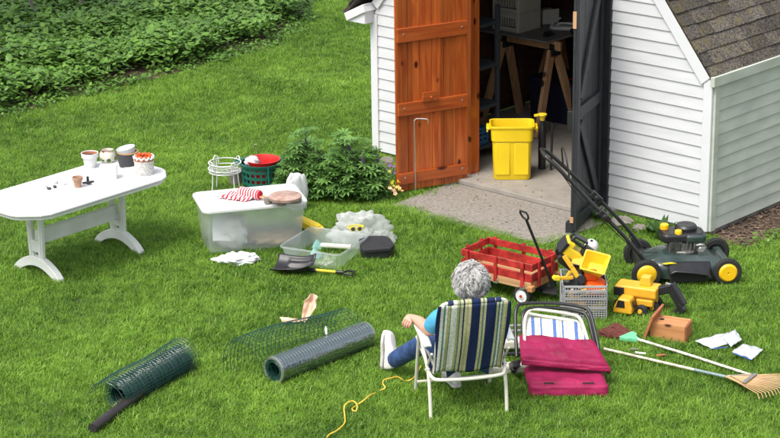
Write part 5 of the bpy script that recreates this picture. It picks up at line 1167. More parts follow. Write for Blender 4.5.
# ------------------------------------------------------------------ yellow toy excavator on the grass
a = at(622, 312); c_ = at(652, 320)
t = thing('toy_excavator', 'yellow toy excavator truck with black digging arm standing on the grass', 'toy excavator', at(638, 311), R(-24)); t.scale = (1.08, 1.08, 1.08)
def tl_(x, y, z): return (x, y, z)
b = MB(); b.box((-.01, .02, .155), (.30, .15, .075)); b.build('upper_body', M['toy_yellow'], t, bevel=.014, seg=3)
b = MB(); b.box((-.125, -.057, .15), (.075, .012, .06)); b.build('side_vent', M['black_plastic'], t, bevel=.004)
b = MB(); b.box((.045, .035, .225), (.085, .08, .07), taper=.8); b.build('engine_hump', M['toy_yellow'], t, bevel=.012, seg=3)
b = MB(); b.box((.0, .03, .085), (.24, .13, .07)); b.box((.06, -.04, .085), (.12, .04, .05)); b.build('chassis', M['toy_yellow'], t, bevel=.01)
b = MB(); b.prism([(-.085, .03), (.055, .03), (.055, .07), (.035, .135), (-.045, .14), (-.075, .08)], -.055, .055, Matrix(((1, 0, 0, -.05), (0, 0, 1, -.115), (0, 1, 0, 0), (0, 0, 0, 1)))); b.build('cab', M['toy_yellow'], t, bevel=.012, seg=3)
b = MB(); b.prism([(-.05, .075), (.015, .075), (.010, .125), (-.035, .128)], -.058, -.050, Matrix(((1, 0, 0, -.06), (0, 0, 1, -.115), (0, 1, 0, 0), (0, 0, 0, 1)))); b.build('cab_window', M['black_plastic'], t)
b = MB(); b.box((.0085, -.115, .098), (.006, .07, .045), (0, -.2, 0)); b.build('cab_window', M['black_plastic'], t)
for x, y in ((.055, -.10), (-.12, -.02), (.11, .0), (-.11, .10), (.10, .11)):
    b = MB(); b.lathe([(0, -.022), (.038, -.022), (.044, -.01), (.044, .01), (.038, .022), (0, .022)], 22, (x, y, .044), (.2, 1, 0)); wl = b.build('wheel', M['rubber'], t, True)
    b = MB(); b.lathe([(0, 0), (.018, 0), (.014, .008), (0, .008)], 14, (x-.005, y-.020, .044), (-.2, -1, 0)); b.build('hub', M['toy_yellow'], wl, True)
b = MB(); b.bar((.11, .03, .15), (.23, .05, .19), .055, .06); b.bar((.21, .05, .21), (.31, .03, .07), .05, .07); b.build('arm', M['black_plastic'], t, bevel=.008)
b = MB(); b.bar((.18, .04, .215), (.25, .05, .20), .02, .02); b.build('hydraulic_rod', M['galv'], t, bevel=.004)
b = MB(); b.prism([(.22, .005), (.31, .0), (.335, .05), (.29, .095), (.27, .05)], .005, .065, Matrix(((1, 0, 0, 0), (0, 0, 1, 0), (0, 1, 0, 0), (0, 0, 0, 1)))); b.build('bucket', M['black_plastic'], t, bevel=.006)

# ------------------------------------------------------------------ birdhouse on its side
t = thing('birdhouse', 'small cedar birdhouse lying on its side behind the broom', 'birdhouse', at(645, 341), R(-24)); t.scale = (1.0, 1.15, 1.1)
b = MB(); b.box((.155, .10, .065), (.26, .15, .125)); b.build('box', M['cedar'], t, bevel=.003)
b = MB(); b.box((.289, .10, .066), (.008, .135, .11)); b.build('floor_panel', M['cedar_dark'], t, bevel=.002)
b = MB(); b.M = Matrix.Translation((.022, .10, .09)) @ Matrix.Rotation(R(20), 4, 'Y'); b.box((0, 0, 0), (.018, .24, .21)); b.build('roof', M['cedar_dark'], t, bevel=.003)
b = MB(); b.lathe([(0, 0), (.016, 0), (.016, .002), (0, .002)], 16, (.09, .10, .1285)); b.build('entrance_hole', M['rubber'], t)
# ------------------------------------------------------------------ broom and rake
a = at(636, 340, .04); e = at(752, 376, .04); a.z = 0; o0, rzb, LB = base(a, e)
t = thing('broom', 'broom with mint green head and dark red bristles lying on the grass', 'broom', a+Vector((0, 0, .04)), rzb)
b = MB(); b.tube([(0, 0, .01), (LB*.5, 0, .012), (LB, 0, .005)], .0095, 10); b.build('handle', M['lumber'] if False else mat('worn_handle', (.55, .48, .38), .7, .3, 30, col2=(.75, .72, .66)), t, True)
b = MB(); b.prism([(.02, -.012), (.02, .014), (-.02, .03), (-.045, .075), (-.10, .085), (-.105, -.065), (-.05, -.055), (-.02, -.028)], -.015, .022); b.build('head', M['mint'], t, bevel=.008)
b = MB(); r = np.random.RandomState(4)
for i in range(420):
    s0 = r.uniform(-1, 1); y0 = .01+s0*.072; y1 = .015+s0*.115+r.normal(0, .008); L_ = .17+r.uniform(-.015, .015); b.bar((-.098, y0, r.uniform(-.012, .018)), (-.098-L_, y1, r.uniform(-.02, .03)), .0032, .0032)
b.build('bristles', M['bristle'], t)
a = at(604, 350, .04); e = at(744, 383, .04); a.z = 0; o0, rzr, LR = base(a, e)
t = thing('rake', 'bamboo leaf rake with long painted wooden handle lying nearest the corner', 'rake', a+Vector((0, 0, .04)), rzr)
b = MB(); b.tube([(0, 0, .01), (LR*.66, 0, .012)], .0095, 10); b.build('handle', mat('rake_handle', (.55, .45, .33), .7, .25, 30, col2=(.74, .68, .58)), t, True)
b = MB(); b.tube([(LR*.655, 0, .012), (LR*.97, 0, .016)], .0105, 10); b.build('painted_section', M['grey_green'], t, True)
b = MB(); nT = 17
for i in range(nT):
    s0 = -1+2*i/(nT-1); an = s0*.56; L_ = .43*(1-.05*abs(s0))
    pts_ = [Vector((LR*.88, s0*.012, .02))]
    for q in (.3, .6, .85, .95, 1.0): pts_.append(Vector((LR*.88+L_*q*math.cos(an), L_*q*math.sin(an), .022+.02*q-(.03 if q == 1 else 0))))
    b.tube(pts_, [.005, .0045, .004, .004, .004, .003], 5)
b.build('tines', M['bamboo'], t, True)
b = MB(); b.bar((LR*.88+.17, -.095, .045), (LR*.88+.17, .095, .045), .024, .010); b.tube([(LR*.90, 0, .03), (LR*.88+.17, -.09, .045)], .003, 5); b.tube([(LR*.90, 0, .03), (LR*.88+.17, .09, .045)], .003, 5); b.build('spreader_bar', M['galv'], t, bevel=.003)

# wood scraps in the grass
for k, (x, y, L_, lb) in enumerate(((640.5, 353, .075, 'pale wood chip between the broom and rake handles'), (634, 349, .06, 'grey flake in the grass just above the pale chip'), (661, 355, .07, 'brown twig piece right of the pale wood chip'))):
    b = MB(); b.box((0, 0, 0), (L_, .02, .006)); o = b.build('wood_scrap', (M['paper'], M['stone'], M['cedar_dark'])[k]); o.location = at(x, y, .045); o.rotation_euler = (.1, .1, -.1+.3*k); tag(o, lb, 'scrap', 'scraps on the lawn')
# zip bags
def flatbag(name, px_list, label, seed, z=.045, mm=BAG):
    pp_ = [at(x, y, z) for x, y in px_list]; r0 = seed
    def f(u, v):
        p = (pp_[0]*(1-u)+pp_[1]*u)*(1-v)+(pp_[3]*(1-u)+pp_[2]*u)*v; e_ = 16*u*(1-u)*v*(1-v)
        return p+Vector((0, 0, .012*e_+.020*abs(noise.noise(Vector((u*2.2+r0, v*2.2, r0))))))
    b = MB(); b.grid(f, 24, 18); o = b.build(name, mm, None, 'all', solid=.004); return tag(o, label, 'bag', 'zip bags on the lawn')
WB_ = mat('zip_bag', (.72, .75, .78), .25, .05, 12, alpha=.9, transl=.2)
flatbag('zip_bag', [(695, 341), (728, 333), (738, 341), (712, 349)], 'clear plastic bag with blue edge crumpled right of the birdhouse', 3, mm=WB_)
flatbag('zip_bag', [(722, 337), (735, 330), (742, 340), (731, 347)], 'small clear folded bag lying over the end of the longer bag', 7, .065, mm=WB_)
flatbag('zip_bag', [(732, 352), (743, 344), (763, 350), (752, 360)], 'square white zip bag with thin blue line nearest the rake', 9, mm=WB_)
def strip(p, q, z, w_, m, parent=None): b = MB(); b.bar(at(*p, z), at(*q, z), w_, .003); return b
for p, q, z, pr in (((711, 349), (728, 347), .07, 'zip_bag'), ((733, 353), (752, 360), .062, 'zip_bag.002')):
    o = strip(p, q, z, .008, None).build('zip_line', mat('zip_blue', (.05, .12, .45), .4), bpy.data.objects[pr])

# ------------------------------------------------------------------ wire rolls
def ringpts(c, ax, r, n, ph=0, sq=1):
    ax = Vector(ax).normalized(); x = ax.cross(Vector((0, 0, 1))).normalized(); y = x.cross(ax)
    return [Vector(c)+x*r*math.cos(2*PI*k/n+ph)+y*r*math.sin(2*PI*k/n+ph)*sq for k in range(n)]
ra = at(274, 383); rb = at(366, 346.5); o0, rz1, RL_ = base(ra, rb)
rr0 = .094
t = thing('wire_roll', 'roll of green garden wire in silvery wrap with loose mesh unrolling behind', 'wire roll', ra, rz1)
b = MB(); b.lathe([(rr0*.60, 0), (rr0*.86, 0), (rr0*.88, RL_), (rr0*.60, RL_), (rr0*.60, 0)], 40, (0, 0, rr0), (1, 0, 0)); b.build('inner_roll', M['wire_dark'], t, True)
b = MB()
for k in range(3): b.tube([Vector((.002, (rr0*(.64+.09*k))*math.cos(q), rr0+(rr0*(.64+.09*k))*math.sin(q))) for q in [2*PI*j/30 for j in range(30)]], .003, 5, True)
b.build('roll_end_wire', M['wire_green'], t)
b = MB(); nr = int(RL_/.026)
for k in range(nr+1):
    x = RL_*k/nr; b.tube([Vector((x, rr0*.99*math.cos(q), rr0+rr0*.99*math.sin(q))) for q in [2*PI*j/26 for j in range(26)]], .0021, 4, True)
for j in range(24): q = 2*PI*j/24; b.tube([(0, rr0*.99*math.cos(q), rr0+rr0*.99*math.sin(q)), (RL_, rr0*.99*math.cos(q), rr0+rr0*.99*math.sin(q))], .0021, 4)
b.build('wire_mesh', mat('wire_silver_green', (.10, .17, .155), .25, .2, 20, metal=.4), t)
b = MB(); b.lathe([(rr0*1.03, .0), (rr0*1.03, RL_), (rr0*1.02, RL_+.01)], 48, (0, 0, rr0), (1, 0, 0)); b.build('plastic_wrap', M['wrap'], t, True)
b = MB(); b.lathe([(rr0*.86, -.004), (rr0*1.04, -.004), (rr0*1.05, .004), (rr0*1.04, .012), (rr0*.86, .012), (rr0*.86, -.004)], 40, (0, 0, rr0), (1, 0, 0)); b.build('wrapped_edge', M['galv'], t, True)
# loose mesh
b = MB(); RA = .165
def loose_pt(x, s):     # s 0..1 along the curve from the roll over and down to the ground behind
    a_ = PI*(1.02*s); sk = 1+.12*math.sin(x*4)
    return Vector((x-.05*math.sin(a_)-.10*s+.05*s*x, .02+RA*(1-math.cos(a_))*sk*1.0, .04+RA*1.45*math.sin(a_)*(1+.15*math.cos(x*3)) + rr0*.9*(1-s)*.2))
nx = int((RL_+.12)/.036)
for k in range(nx+1): x = -.06+(RL_+.12)*k/nx; b.tube([loose_pt(x, s/18) for s in range(19)], .0021, 4)
for s in range(15): b.tube([loose_pt(-.06+(RL_+.12)*q/8, s/14) for q in range(9)], .0017, 4)
b.build('loose_wire_mesh', M['wire_green'], t)
b = MB(); b.lathe([(0, 0), (.008, .0), (.010, .04), (.002, .06)], 8, (RL_*.62, .05, rr0*1.95), (.1, .2, 1)); b.build('tie', M['paper'], t, True)

ra = at(117, 409); rb = at(184, 370); o0, rz1, RL_ = base(ra, rb); rr0 = .098
t = thing('wire_roll', 'loose roll of dark green wire mesh with black pipe through it', 'wire roll', ra, rz1)
b = MB(); r = np.random.RandomState(9); nr = int(RL_/.030)
for lay, (rad, ox, oz) in enumerate(((.098, 0, 0), (.086, 0, -.004), (.074, .0, -.008), (.062, 0, -.012))):
    for k in range(nr+1):
        x = RL_*k/nr+lay*.007; wob = .006*math.sin(k*1.7+lay); b.tube([Vector((x, rad*math.cos(q)+wob, rr0+oz+rad*math.sin(q)*(1+.04*math.sin(k)))) for q in [2*PI*j/22 for j in range(22)]], .0020, 4, True)
    for j in range(26-lay*3): q = 2*PI*j/(26-lay*3)+lay*.1; b.tube([(RL_*i/6+lay*.006, (rad+.003*math.sin(i*2+j))*math.cos(q), rr0+oz+(rad+.003*math.cos(i*3+j))*math.sin(q)) for i in range(7)], .0020, 4)
b.build('rolled_mesh', M['wire_green'], t)
b = MB()
def lp2(x, s): a_ = PI*(.10+1.0*s); rad = .155-.02*s; return Vector((x+.03*s, .055+rad*-math.cos(a_)*-1*1.0-.0, .03+rad*1.12*math.sin(a_)*(1+.05*math.sin(x*9))))
for k in range(nr+4): x = -.04+RL_*1.13*k/(nr+3); b.tube([lp2(x, s/18) for s in range(19)], .0021, 4)
for s in range(14): b.tube([lp2(-.04+RL_*1.13*q/8, s/13) for q in range(9)], .0017, 4)
b.build('outer_loose_mesh', M['wire_green'], t)
b = MB(); b.lathe([(.072, .03), (.074, RL_-.02)], 28, (0, 0, rr0-.015), (1, 0, 0)); b.build('inner_sheet', M['wire_dark'], t, True)
pa = at(93, 435); pz = Matrix.Rotation(rz1, 3, 'Z')
a = Vector((pa.x, pa.y, .045)); e = ra + pz @ Vector((RL_*.9, .0, 0)); e.z = .07
b = MB(); d_ = (e-a).normalized(); b.tube([a, e], .034, 18); b.tube([a+d_*.10+Vector((-.012, .02, .010)), e], .018, 12); o = b.build('drain_pipe', mat('black_pipe', (.03, .024, .024), .4, .2, 20), None, True); tag(o, 'black tube poking out of the near end of the green wire roll', 'pipe')
b = MB(); b.lathe([(0, 0), (.029, 0), (.029, .001), (0, .001)], 18, a-d_*.0015, d_); b.build('pipe_hole', M['rubber'], o)

# pink gloves
GP = at(303, 322, .03); t = thing('garden_gloves', 'pale pink garden gloves dropped by the loose wire mesh', 'gloves', GP, 0)
def drape(mb, ax, sd, w0, w1, folds, seed, amp):
    ax = Vector(ax); sd = Vector(sd).normalized(); th = ax.cross(sd).normalized()
    def f(u, v):
        w = (w0+(w1-w0)*v**.8)*(1-.75*max(0, v-.72)/.28*abs(2*u-1)**2); x = (u-.5)*w
        pl_ = amp*(.25+.75*v)*math.sin(u*PI*folds+seed+1.5*v)+.012*noise.noise(Vector((u*3, v*4, seed)))
        bend = .35*w*(1-(2*u-1)**2)
        return ax*(v*(1-.10*abs(2*u-1)**3))+sd*x+th*(pl_+bend)
    mb.grid(f, 40, 22)
b = MB(); drape(b, (.085, .05, .195), (.9, -.25, -.35), .022, .125, 4.5, 1, .007); b.build('upright_glove', M['pink_glove'], t, 'all', solid=.004)
b = MB(); drape(b, (-.17, -.02, .015), (.2, -1, .25), .03, .085, 3.5, 4, .008); b.build('flat_glove', M['pink_glove'], t, 'all', solid=.004)

# yellow rope
RP = [(327, 437), (330, 434), (336, 431), (344, 424), (345, 418), (344, 408), (347, 403), (353, 401), (357, 405), (356, 411), (352, 409), (357, 405), (363, 401), (369, 396), (377, 392), (385, 388), (383, 384), (384, 380), (391, 378), (398, 377), (405, 381), (412, 379), (417, 373), (421, 366)]
t = thing('rope', 'yellow rope winding through the grass left of the lawn chair', 'rope', at(350, 410), 0)
hz = [.05, .045, .05, .05, .03, .045, .06, .06, .055, .045, .02, .02, .04, .045, .015, .04, .05, .05, .05, .04, .015, .035, .045, .04]
b = MB(); b.tube([p-t.location for p in smoothpath([at(x, y, z) for (x, y), z in zip(RP, hz)], 6)], .0048, 7); b.build('cord', M['rope'], t, True)
# ------------------------------------------------------------------ striped lawn chair and the seated person
ca = at(431, 421); cb = at(507, 414); CO = (ca+cb)/2; CO.z = 0; rzc2 = math.atan2((cb-ca).y, (cb-ca).x)
def cl(p): q = Matrix.Rotation(-rzc2, 3, 'Z') @ (Vector(p)-CO); return q     # world -> chair local
ch = thing('lawn_chair', 'unfolded white framed lawn chair with striped cloth where the person sits', 'lawn chair', CO, rzc2)
HWc = (cb-ca).length/2
navy = (.014, .026, .085); cream = (.50, .47, .28); white = (.66, .66, .60); green = (.10, .20, .16); olive = (.36, .36, .16)
bands = [(0, navy), (.06, white), (.10, green), (.125, white), (.145, olive), (.18, green), (.195, white), (.27, olive), (.30, green), (.32, cream), (.355, navy), (.375, cream), (.40, olive), (.42, cream), (.46, navy), (.58, cream), (.61, green), (.63, cream), (.66, navy), (.79, cream), (.82, green), (.84, white), (.865, green), (.88, cream), (.92, olive), (.94, navy)]
def ramp_stripes(name, bands, x0, x1, axis=0):
    # more than 32 stops are not needed; two ramps would be
    return stripemat(name, bands, (x1-x0), axis, .85, -x0/(x1-x0))
CLOTH = ramp_stripes('chair_cloth', bands, -.25, .25)
CM = M['cream_metal']; xw = HWc
for s_ in (-1, 1):
    X = s_*xw; armf = (s_*(xw+.015), .36, .545)
    b = MB(); b.tube(smoothpath([(X, 0, .0), (X, .03, .18), (X, .09, .33), (s_*(xw+.01), .27, .50), armf], 4), .0125, 10); b.build('rear_leg', CM, ch, True)
    b = MB(); b.tube([(s_*(xw-.0), .50, .0), (s_*(xw+.005), .40, .28), (s_*(xw+.012), .30, .53)], .0125, 10); b.build('front_leg', CM, ch, True)
    b = MB(); arm_p = [(s_*(xw+.02)+w_*.027, y_, z_) for w_, y_, z_ in ()]
    def armf_(u, v): y_ = -.02+.46*u; wv = .030*(1-.25*abs(2*u-1)**3); return (s_*(xw+.02)+(v-.5)*2*wv, y_, .535+.035*math.sin(PI*.55*u)-.02*(u > .93)+.006*math.sin(PI*v))
    b.grid(armf_, 24, 6); b.build('armrest', M['white_plastic'], ch, True, solid=.014)
    b = MB(); b.box((X, .09, .325), (.02, .045, .04)); b.lathe([(0, 0), (.011, 0), (.009, .008), (0, .008)], 10, (X+s_*.012, .09, .33), (s_, 0, 0)); b.build('hinge', CM, ch, True, .004)
    b = MB(); b.tube([(X, -.035, .49), (X*1.0, .12, .34)], .008, 8); b.build('brace', CM, ch, True)
# back frame with rounded top
bt = lambda h: Vector((0, .06-.205*h, .315+.555*h))
pts_ = []
for s_, seq in ((-1, (0, .4, .8, .93)), (1, (.93, .8, .4, 0))):
    for h in seq: p = bt(h); pts_.append((s_*(xw-.036), p.y, p.z))
    if s_ == -1:
        p = bt(1.0); pts_ += [(-(xw-.066), p.y, p.z), (-.1, p.y, p.z+.004), (.1, p.y, p.z+.004), (xw-.066, p.y, p.z)]
b = MB(); b.tube(smoothpath(pts_, 4), .0125, 10); b.build('back_frame', CM, ch, True)
b = MB(); b.tube(smoothpath([(-xw, .09, .325), (-xw+.015, .02, .30), (-xw+.06, -.02, .295), (0, -.03, .29), (xw-.06, -.02, .295), (xw-.015, .02, .30), (xw, .09, .325)], 5), .0125, 10); b.build('rear_bar', CM, ch, True)
b = MB(); b.tube([(-xw, .44, .10), (xw, .44, .10)], .010, 8); b.build('front_bar', CM, ch, True)
b = MB(); b.tube([(-xw+.01, .10, .33), (-xw+.01, .50, .40), (xw-.01, .50, .40), (xw-.01, .10, .33)], .0115, 8); b.build('seat_frame', CM, ch, True)
def backcloth(u, v):
    x = -.236+.472*u; h = .01+.975*v; p = bt(h); e = 1-abs(2*u-1)**2.5; sag = -.022*e*math.sin(PI*v)-.006*math.sin(u*23)*math.sin(v*6)
    edge = .012*math.sin(v*5+1)*(1 if u < .5 else -1)*(abs(2*u-1) > .9)
    return (x+edge, p.y+sag-.019, p.z+.010*math.sin(u*9)*(v < .05))
b = MB(); b.grid(backcloth, 40, 24); b.build('back_cloth', CLOTH, ch, 'all', solid=.004)
tcn = bt(1.0)+Vector((0, 0, .004))
def loop_(x0, x1): return lambda u, v: (x0+(x1-x0)*u, tcn.y-.0175*math.cos(-.9+PI*1.5*v), tcn.z-.002+.0175*math.sin(-.9+PI*1.5*v))
b = MB(); b.grid(loop_(-.135, .135), 24, 12); b.build('top_loop', CLOTH, ch, 'all', solid=.003)
for s_ in (-1, 1):
    b = MB(); b.grid(loop_(s_*.140, s_*.175), 6, 12); b.build('corner_loop', mat('navy_cloth', navy, .85), ch, 'all', solid=.003)
b = MB(); b.grid(lambda u, v: (-.25+.5*u, .06+.44*v, .335+.06*v-.035*math.sin(PI*u)*math.sin(PI*v)), 20, 12); b.build('seat_cloth', CLOTH, ch, 'all', solid=.004)

# person: one skinned body, clothes and hair are its children
def skin_obj(name, verts, edges, radii, mt, parent, sub=2, root=0):
    me = bpy.data.meshes.new(name); bm = bmesh.new(); L_ = bm.verts.layers.skin.verify()
    bv = [bm.verts.new(v) for v in verts]; [bm.edges.new((bv[i], bv[j])) for i, j in edges]
    for i, v in enumerate(bv):
        r_ = radii[i]; v[L_].radius = r_ if isinstance(r_, tuple) else (r_, r_); v[L_].use_root = (i == root)
    bm.to_mesh(me); bm.free(); me.materials.append(mt); o = bpy.data.objects.new(name, me); C.objects.link(o)
    m1 = o.modifiers.new('skin', 'SKIN'); m1.use_smooth_shade = True; m2 = o.modifiers.new('sub', 'SUBSURF'); m2.levels = sub; m2.render_levels = sub
    if parent: o.parent = parent
    return o
pelv = Vector((.01, .20, .40)); spn = Vector((.01, .13, .50)); chs = Vector((.01, .065, .62)); shc = Vector((.01, .035, .72)); nb = Vector((.015, .03, .80)); nk = Vector((.02, .035, .85))
hd1 = Vector((.022, .045, .90)); hd2 = Vector((.024, .045, .96)); hd3 = Vector((.024, .035, 1.02))
shL, shR = Vector((-.205, .045, .70)), Vector((.185, .035, .705))
elL = cl(at(430, 331, .59)); wrL = cl(at(413.5, 316, .615)); knL0 = cl(at(409, 320, .60))
elR = Vector((.235, .14, .53)); wrR = Vector((.15, .36, .50)); paR = Vector((.12, .42, .49))
hpL, hpR = Vector((-.085, .22, .385)), Vector((.105, .22, .385))
knL = cl(at(424, 343, .34)); anL = cl(at(391, 362, .10)); knR = Vector((.12, .60, .44)); anR = cl(at(455, 374, .12))
V_ = [pelv, spn, chs, shc, nb, nk, hd1, hd2, hd3, shL, elL, wrL, knL0, shR, elR, wrR, paR, hpL, knL, anL, hpR, knR, anR]
E_ = [(0, 1), (1, 2), (2, 3), (3, 4), (4, 5), (5, 6), (6, 7), (7, 8), (3, 9), (9, 10), (10, 11), (11, 12), (3, 13), (13, 14), (14, 15), (15, 16), (0, 17), (17, 18), (18, 19), (0, 20), (20, 21), (21, 22)]
Rd = [(.13, .11), (.12, .10), (.13, .10), (.11, .08), .055, .050, .066, .084, .062, .055, .052, .034, (.042, .026), .055, .042, .028, (.036, .022), .085, .058, .04, .085, .058, .04]
def fingers(root_i, wrist, palm, down, side):
    d = (palm-wrist).normalized(); dn = Vector(down).normalized(); sd = d.cross(dn).normalized()*side
    for k in range(4):
        off = sd*(-.026+.0175*k); L_ = (.024, .028, .026, .020)[k]
        a_ = palm+off+d*.012; b_ = a_+d*L_*.7+dn*L_*.7; c__ = b_+dn*L_*1.1-d*.004; n0 = len(V_); V_.extend([a_, b_, c__]); Rd.extend([.0095, .0088, .0075]); E_.extend([(root_i, n0), (n0, n0+1), (n0+1, n0+2)])
    a_ = palm-sd*.038-d*.028+dn*.008; b_ = a_-sd*.010+dn*.030+d*.014; n0 = len(V_); V_.extend([a_, b_]); Rd.extend([.011, .009]); E_.extend([(root_i-1, n0), (n0, n0+1)])
fingers(12, wrL, knL0, (-.1, .25, -1), 1); fingers(16, wrR, paR, (0, .3, -1), -1)
pe_ = thing('person', 'seated grey haired person in blue shirt and jeans seen from behind', 'person', CO, rzc2)
body = skin_obj('body', V_, E_, Rd, M['skin'], pe_)
# face features on the far side of the head
hc = Vector((.024, .045, .955))
b = MB(); b.lathe([(0, 0), (.016, .004), (.010, .030), (0, .036)], 10, hc+Vector((0, .080, -.03)), (0, .35, 1)); b.build('nose', M['skin'], pe_, True)
for s_ in (-1, 1):
    b = MB(); b.lathe([(.012*math.sin(PI*k/8), .012-.012*math.cos(PI*k/8)) for k in range(9)], 12, hc+Vector((s_*.032, .070, .0)), (0, 1, 0)); b.build('eye', M['white_plastic'], pe_, True)
    b = MB(); b.M = Matrix.Translation(hc+Vector((s_*.092, .012, -.01))); b.tube([(0, .0, -.028), (s_*.008, -.012, 0), (s_*.006, -.004, .026), (0, .012, .02), (s_*.002, .010, -.01)], .007, 8); b.build('ear', M['skin'], pe_, True)
b = MB(); b.tube([hc+Vector((-.024, .082, -.055)), hc+Vector((0, .088, -.058)), hc+Vector((.024, .082, -.055))], [.003, .006, .003], 8); b.build('mouth', mat('lips', (.45, .16, .14), .5), pe_, True)
# shirt
sv = [pelv, spn, chs, shc, nb-Vector((0, 0, .02)), shL, shL.lerp(elL, .55), shL.lerp(elL, .78), shR, shR.lerp(elR, .6), shR.lerp(elR, .8)]
skin_obj('shirt', sv, [(0, 1), (1, 2), (2, 3), (3, 4), (3, 5), (5, 6), (6, 7), (3, 8), (8, 9), (9, 10)], [(.145, .125), (.14, .12), (.148, .12), (.13, .10), .066, .070, .066, .068, .070, .060, .060], M['shirt'], pe_)
# jeans
jv = [pelv, hpL, hpL.lerp(knL, .5), knL, knL.lerp(anL, .5), anL+(anL-knL).normalized()*.0, hpR, knR, knR.lerp(anR, .5), anR]
skin_obj('jeans', jv, [(0, 1), (1, 2), (2, 3), (3, 4), (4, 5), (0, 6), (6, 7), (7, 8), (8, 9)], [(.145, .12), .098, .088, .076, .068, .066, .10, .078, .066, .064], M['denim'], pe_)
# shoes
def shoe(heel, toe, topn, nm):
    heel = Vector(heel); d = (Vector(toe)-heel); L_ = d.length; d.normalize(); n_ = Vector(topn); n_ = (n_-d*n_.dot(d)).normalized(); s0 = d.cross(n_)
    m4 = Matrix(((d.x, s0.x, n_.x, heel.x), (d.y, s0.y, n_.y, heel.y), (d.z, s0.z, n_.z, heel.z), (0, 0, 0, 1)))
    sec = [(0, .046, .05), (.02, .066, .085), (.07, .070, .105), (.10, .072, .10), (.15, .084, .082), (.20, .095, .062), (.25, .085, .050), (.278, .055, .036), (.288, .02, .02)]
    b = MB(); b.M = m4; shell(b, [[Vector((x*L_/.288, y_, .012+max(0, (z_+h/2)))) for y_, z_ in rrect(w_, h, min(w_, h)*.42, 4)] for x, w_, h in sec]); o = b.build('shoe', M['shoe_white'], pe_, 'all')
    b = MB(); b.M = m4; b.prism([(x*L_/.288, y_) for x, y_ in [(-.004, -.02), (-.004, .02), (.02, .036), (.10, .036), (.2, .050), (.255, .043), (.288, .018), (.29, -.018), (.255, -.043), (.2, -.050), (.10, -.036), (.02, -.036)]], -.008, .014); b.build('sole', M['shoe_sole'], o, bevel=.004)
    b = MB(); b.M = m4
    for k in range(5): x = .10+.022*k; b.tube([(x, -.028, .104-.011*k), (x+.005, 0, .112-.011*k), (x, .028, .104-.011*k)], .0035, 6)
    b.build('laces', M['paper'], o, True)
hL = cl(at(383, 373, .0)); tL = cl(at(383, 339, .0)); hl = Vector((hL.x, hL.y, .035)); tp = cl(at(385, 337, .25))
shoe(hl, hl+(tp-hl).normalized()*.27, (.75, -.6, .15), 'left')
hr = cl(at(456, 388, .02)); shoe(hr+Vector((.0, -.05, .03)), hr+Vector((-.03, .19, .025)), (0, 0, 1), 'right')
# hair: locks of curled strands over a darker under-layer
r = np.random.RandomState(12); HC = Vector((.022, .025, .950)); HR = Vector((.110, .114, .124))
b = MB()
def hair_r(v): return 1+.10*noise.noise(v*2.6)+.05*noise.noise(v*6)+(-.10*max(0, -v.z-.35))
def cap(a, c):
    v = Vector((math.cos(2*PI*a)*math.sin(PI*c), math.sin(2*PI*a)*math.sin(PI*c), math.cos(PI*c))); k = hair_r(v)*.97
    return HC+Vector((v.x*HR.x*k, v.y*HR.y*k-(.0 if v.y < .55 else (v.y-.55)*.12), v.z*HR.z*k))
b.grid(cap, 60, 36); hair = b.build('hair', M['hair_base'], pe_, 'all')
b = MB()
for i in range(560):
    v = Vector(r.normal(0, 1, 3)).normalized()
    if v.y > .5 and v.z < .55: continue
    t = v.cross(v.cross(Vector((.15, -.1, 1)))); t = t.normalized() if t.length > .05 else Vector((1, 0, 0))
    t = (t+.55*Vector(r.normal(0, 1, 3)).cross(v).normalized()*r.uniform(0, 1)+v.cross(t)*.9*noise.noise(v*2.2)).normalized(); sd = v.cross(t).normalized()
    L_ = r.uniform(.04, .085); ph = r.uniform(0, 6.28); am = r.uniform(.004, .012); lift = r.uniform(.003, .015); k0 = hair_r(v)
    base_p = HC+Vector((v.x*HR.x, v.y*HR.y, v.z*HR.z))*k0*.97
    for j_ in range(11):
        o_ = sd*r.normal(0, .0050)+t*r.normal(0, .006)+v*r.uniform(-.001, .004); a2 = am*r.uniform(.85, 1.15); p2 = ph+r.normal(0, .18); pl = []
        for k in range(8):
            q = k/7; pl.append(base_p+o_*(1-.45*q)+t*L_*q*(1-.2*q)+sd*a2*math.sin(p2+q*5.2)+v*(.002+lift*math.sin(PI*min(1, q*1.15))**.8+a2*.4*math.cos(p2+q*5.2)-.006*q))
        b.tube(pl, [.0010, .0017, .0019, .0019, .0018, .0016, .0012, .0005], 4)
b.build('curls', M['hair'], hair, 'all')

# ------------------------------------------------------------------ folded chairs on the right
a = at(529, 397); c_ = at(608, 397); o0, rzg, MLn = base(a, c_)
mg = thing('magenta_chair', 'folded black framed chair with magenta cloth seat and back lying on the grass', 'folding chair', a, rzg)
X1 = MLn
def softslab(mb, c00, c10, c11, c01, th, nu=44, nv=22, wob=.006, seed=0, puff=.012):
    c00, c10, c11, c01 = map(Vector, (c00, c10, c11, c01)); nrm = (c10-c00).cross(c01-c00).normalized()
    def f(u, v): return (c00*(1-u)+c10*u)*(1-v)+(c01*(1-u)+c11*u)*v
    def edge(t): return min(1, (1-abs(2*t-1))*9)**.5
    def top(u, v): e_ = edge(u)*edge(v); return f(u, v)+nrm*(th*.5*e_+puff*math.sin(PI*u)*math.sin(PI*v)+wob*e_*noise.noise(Vector((u*5+seed, v*4, seed)))+wob*.5*e_*abs(noise.noise(Vector((u*3+seed+v*4, v*9, seed+4))))+wob*.35*e_*max(0, math.sin((u*2.2+v*1.3+noise.noise(Vector((u*3, v*3, seed)))*1.4)*9))**4)
    def bot(u, v): e_ = edge(u)*edge(v); return f(u, v)-nrm*th*.5*e_
    mb.grid(top, nu, nv); mb.grid(bot, nu, nv)
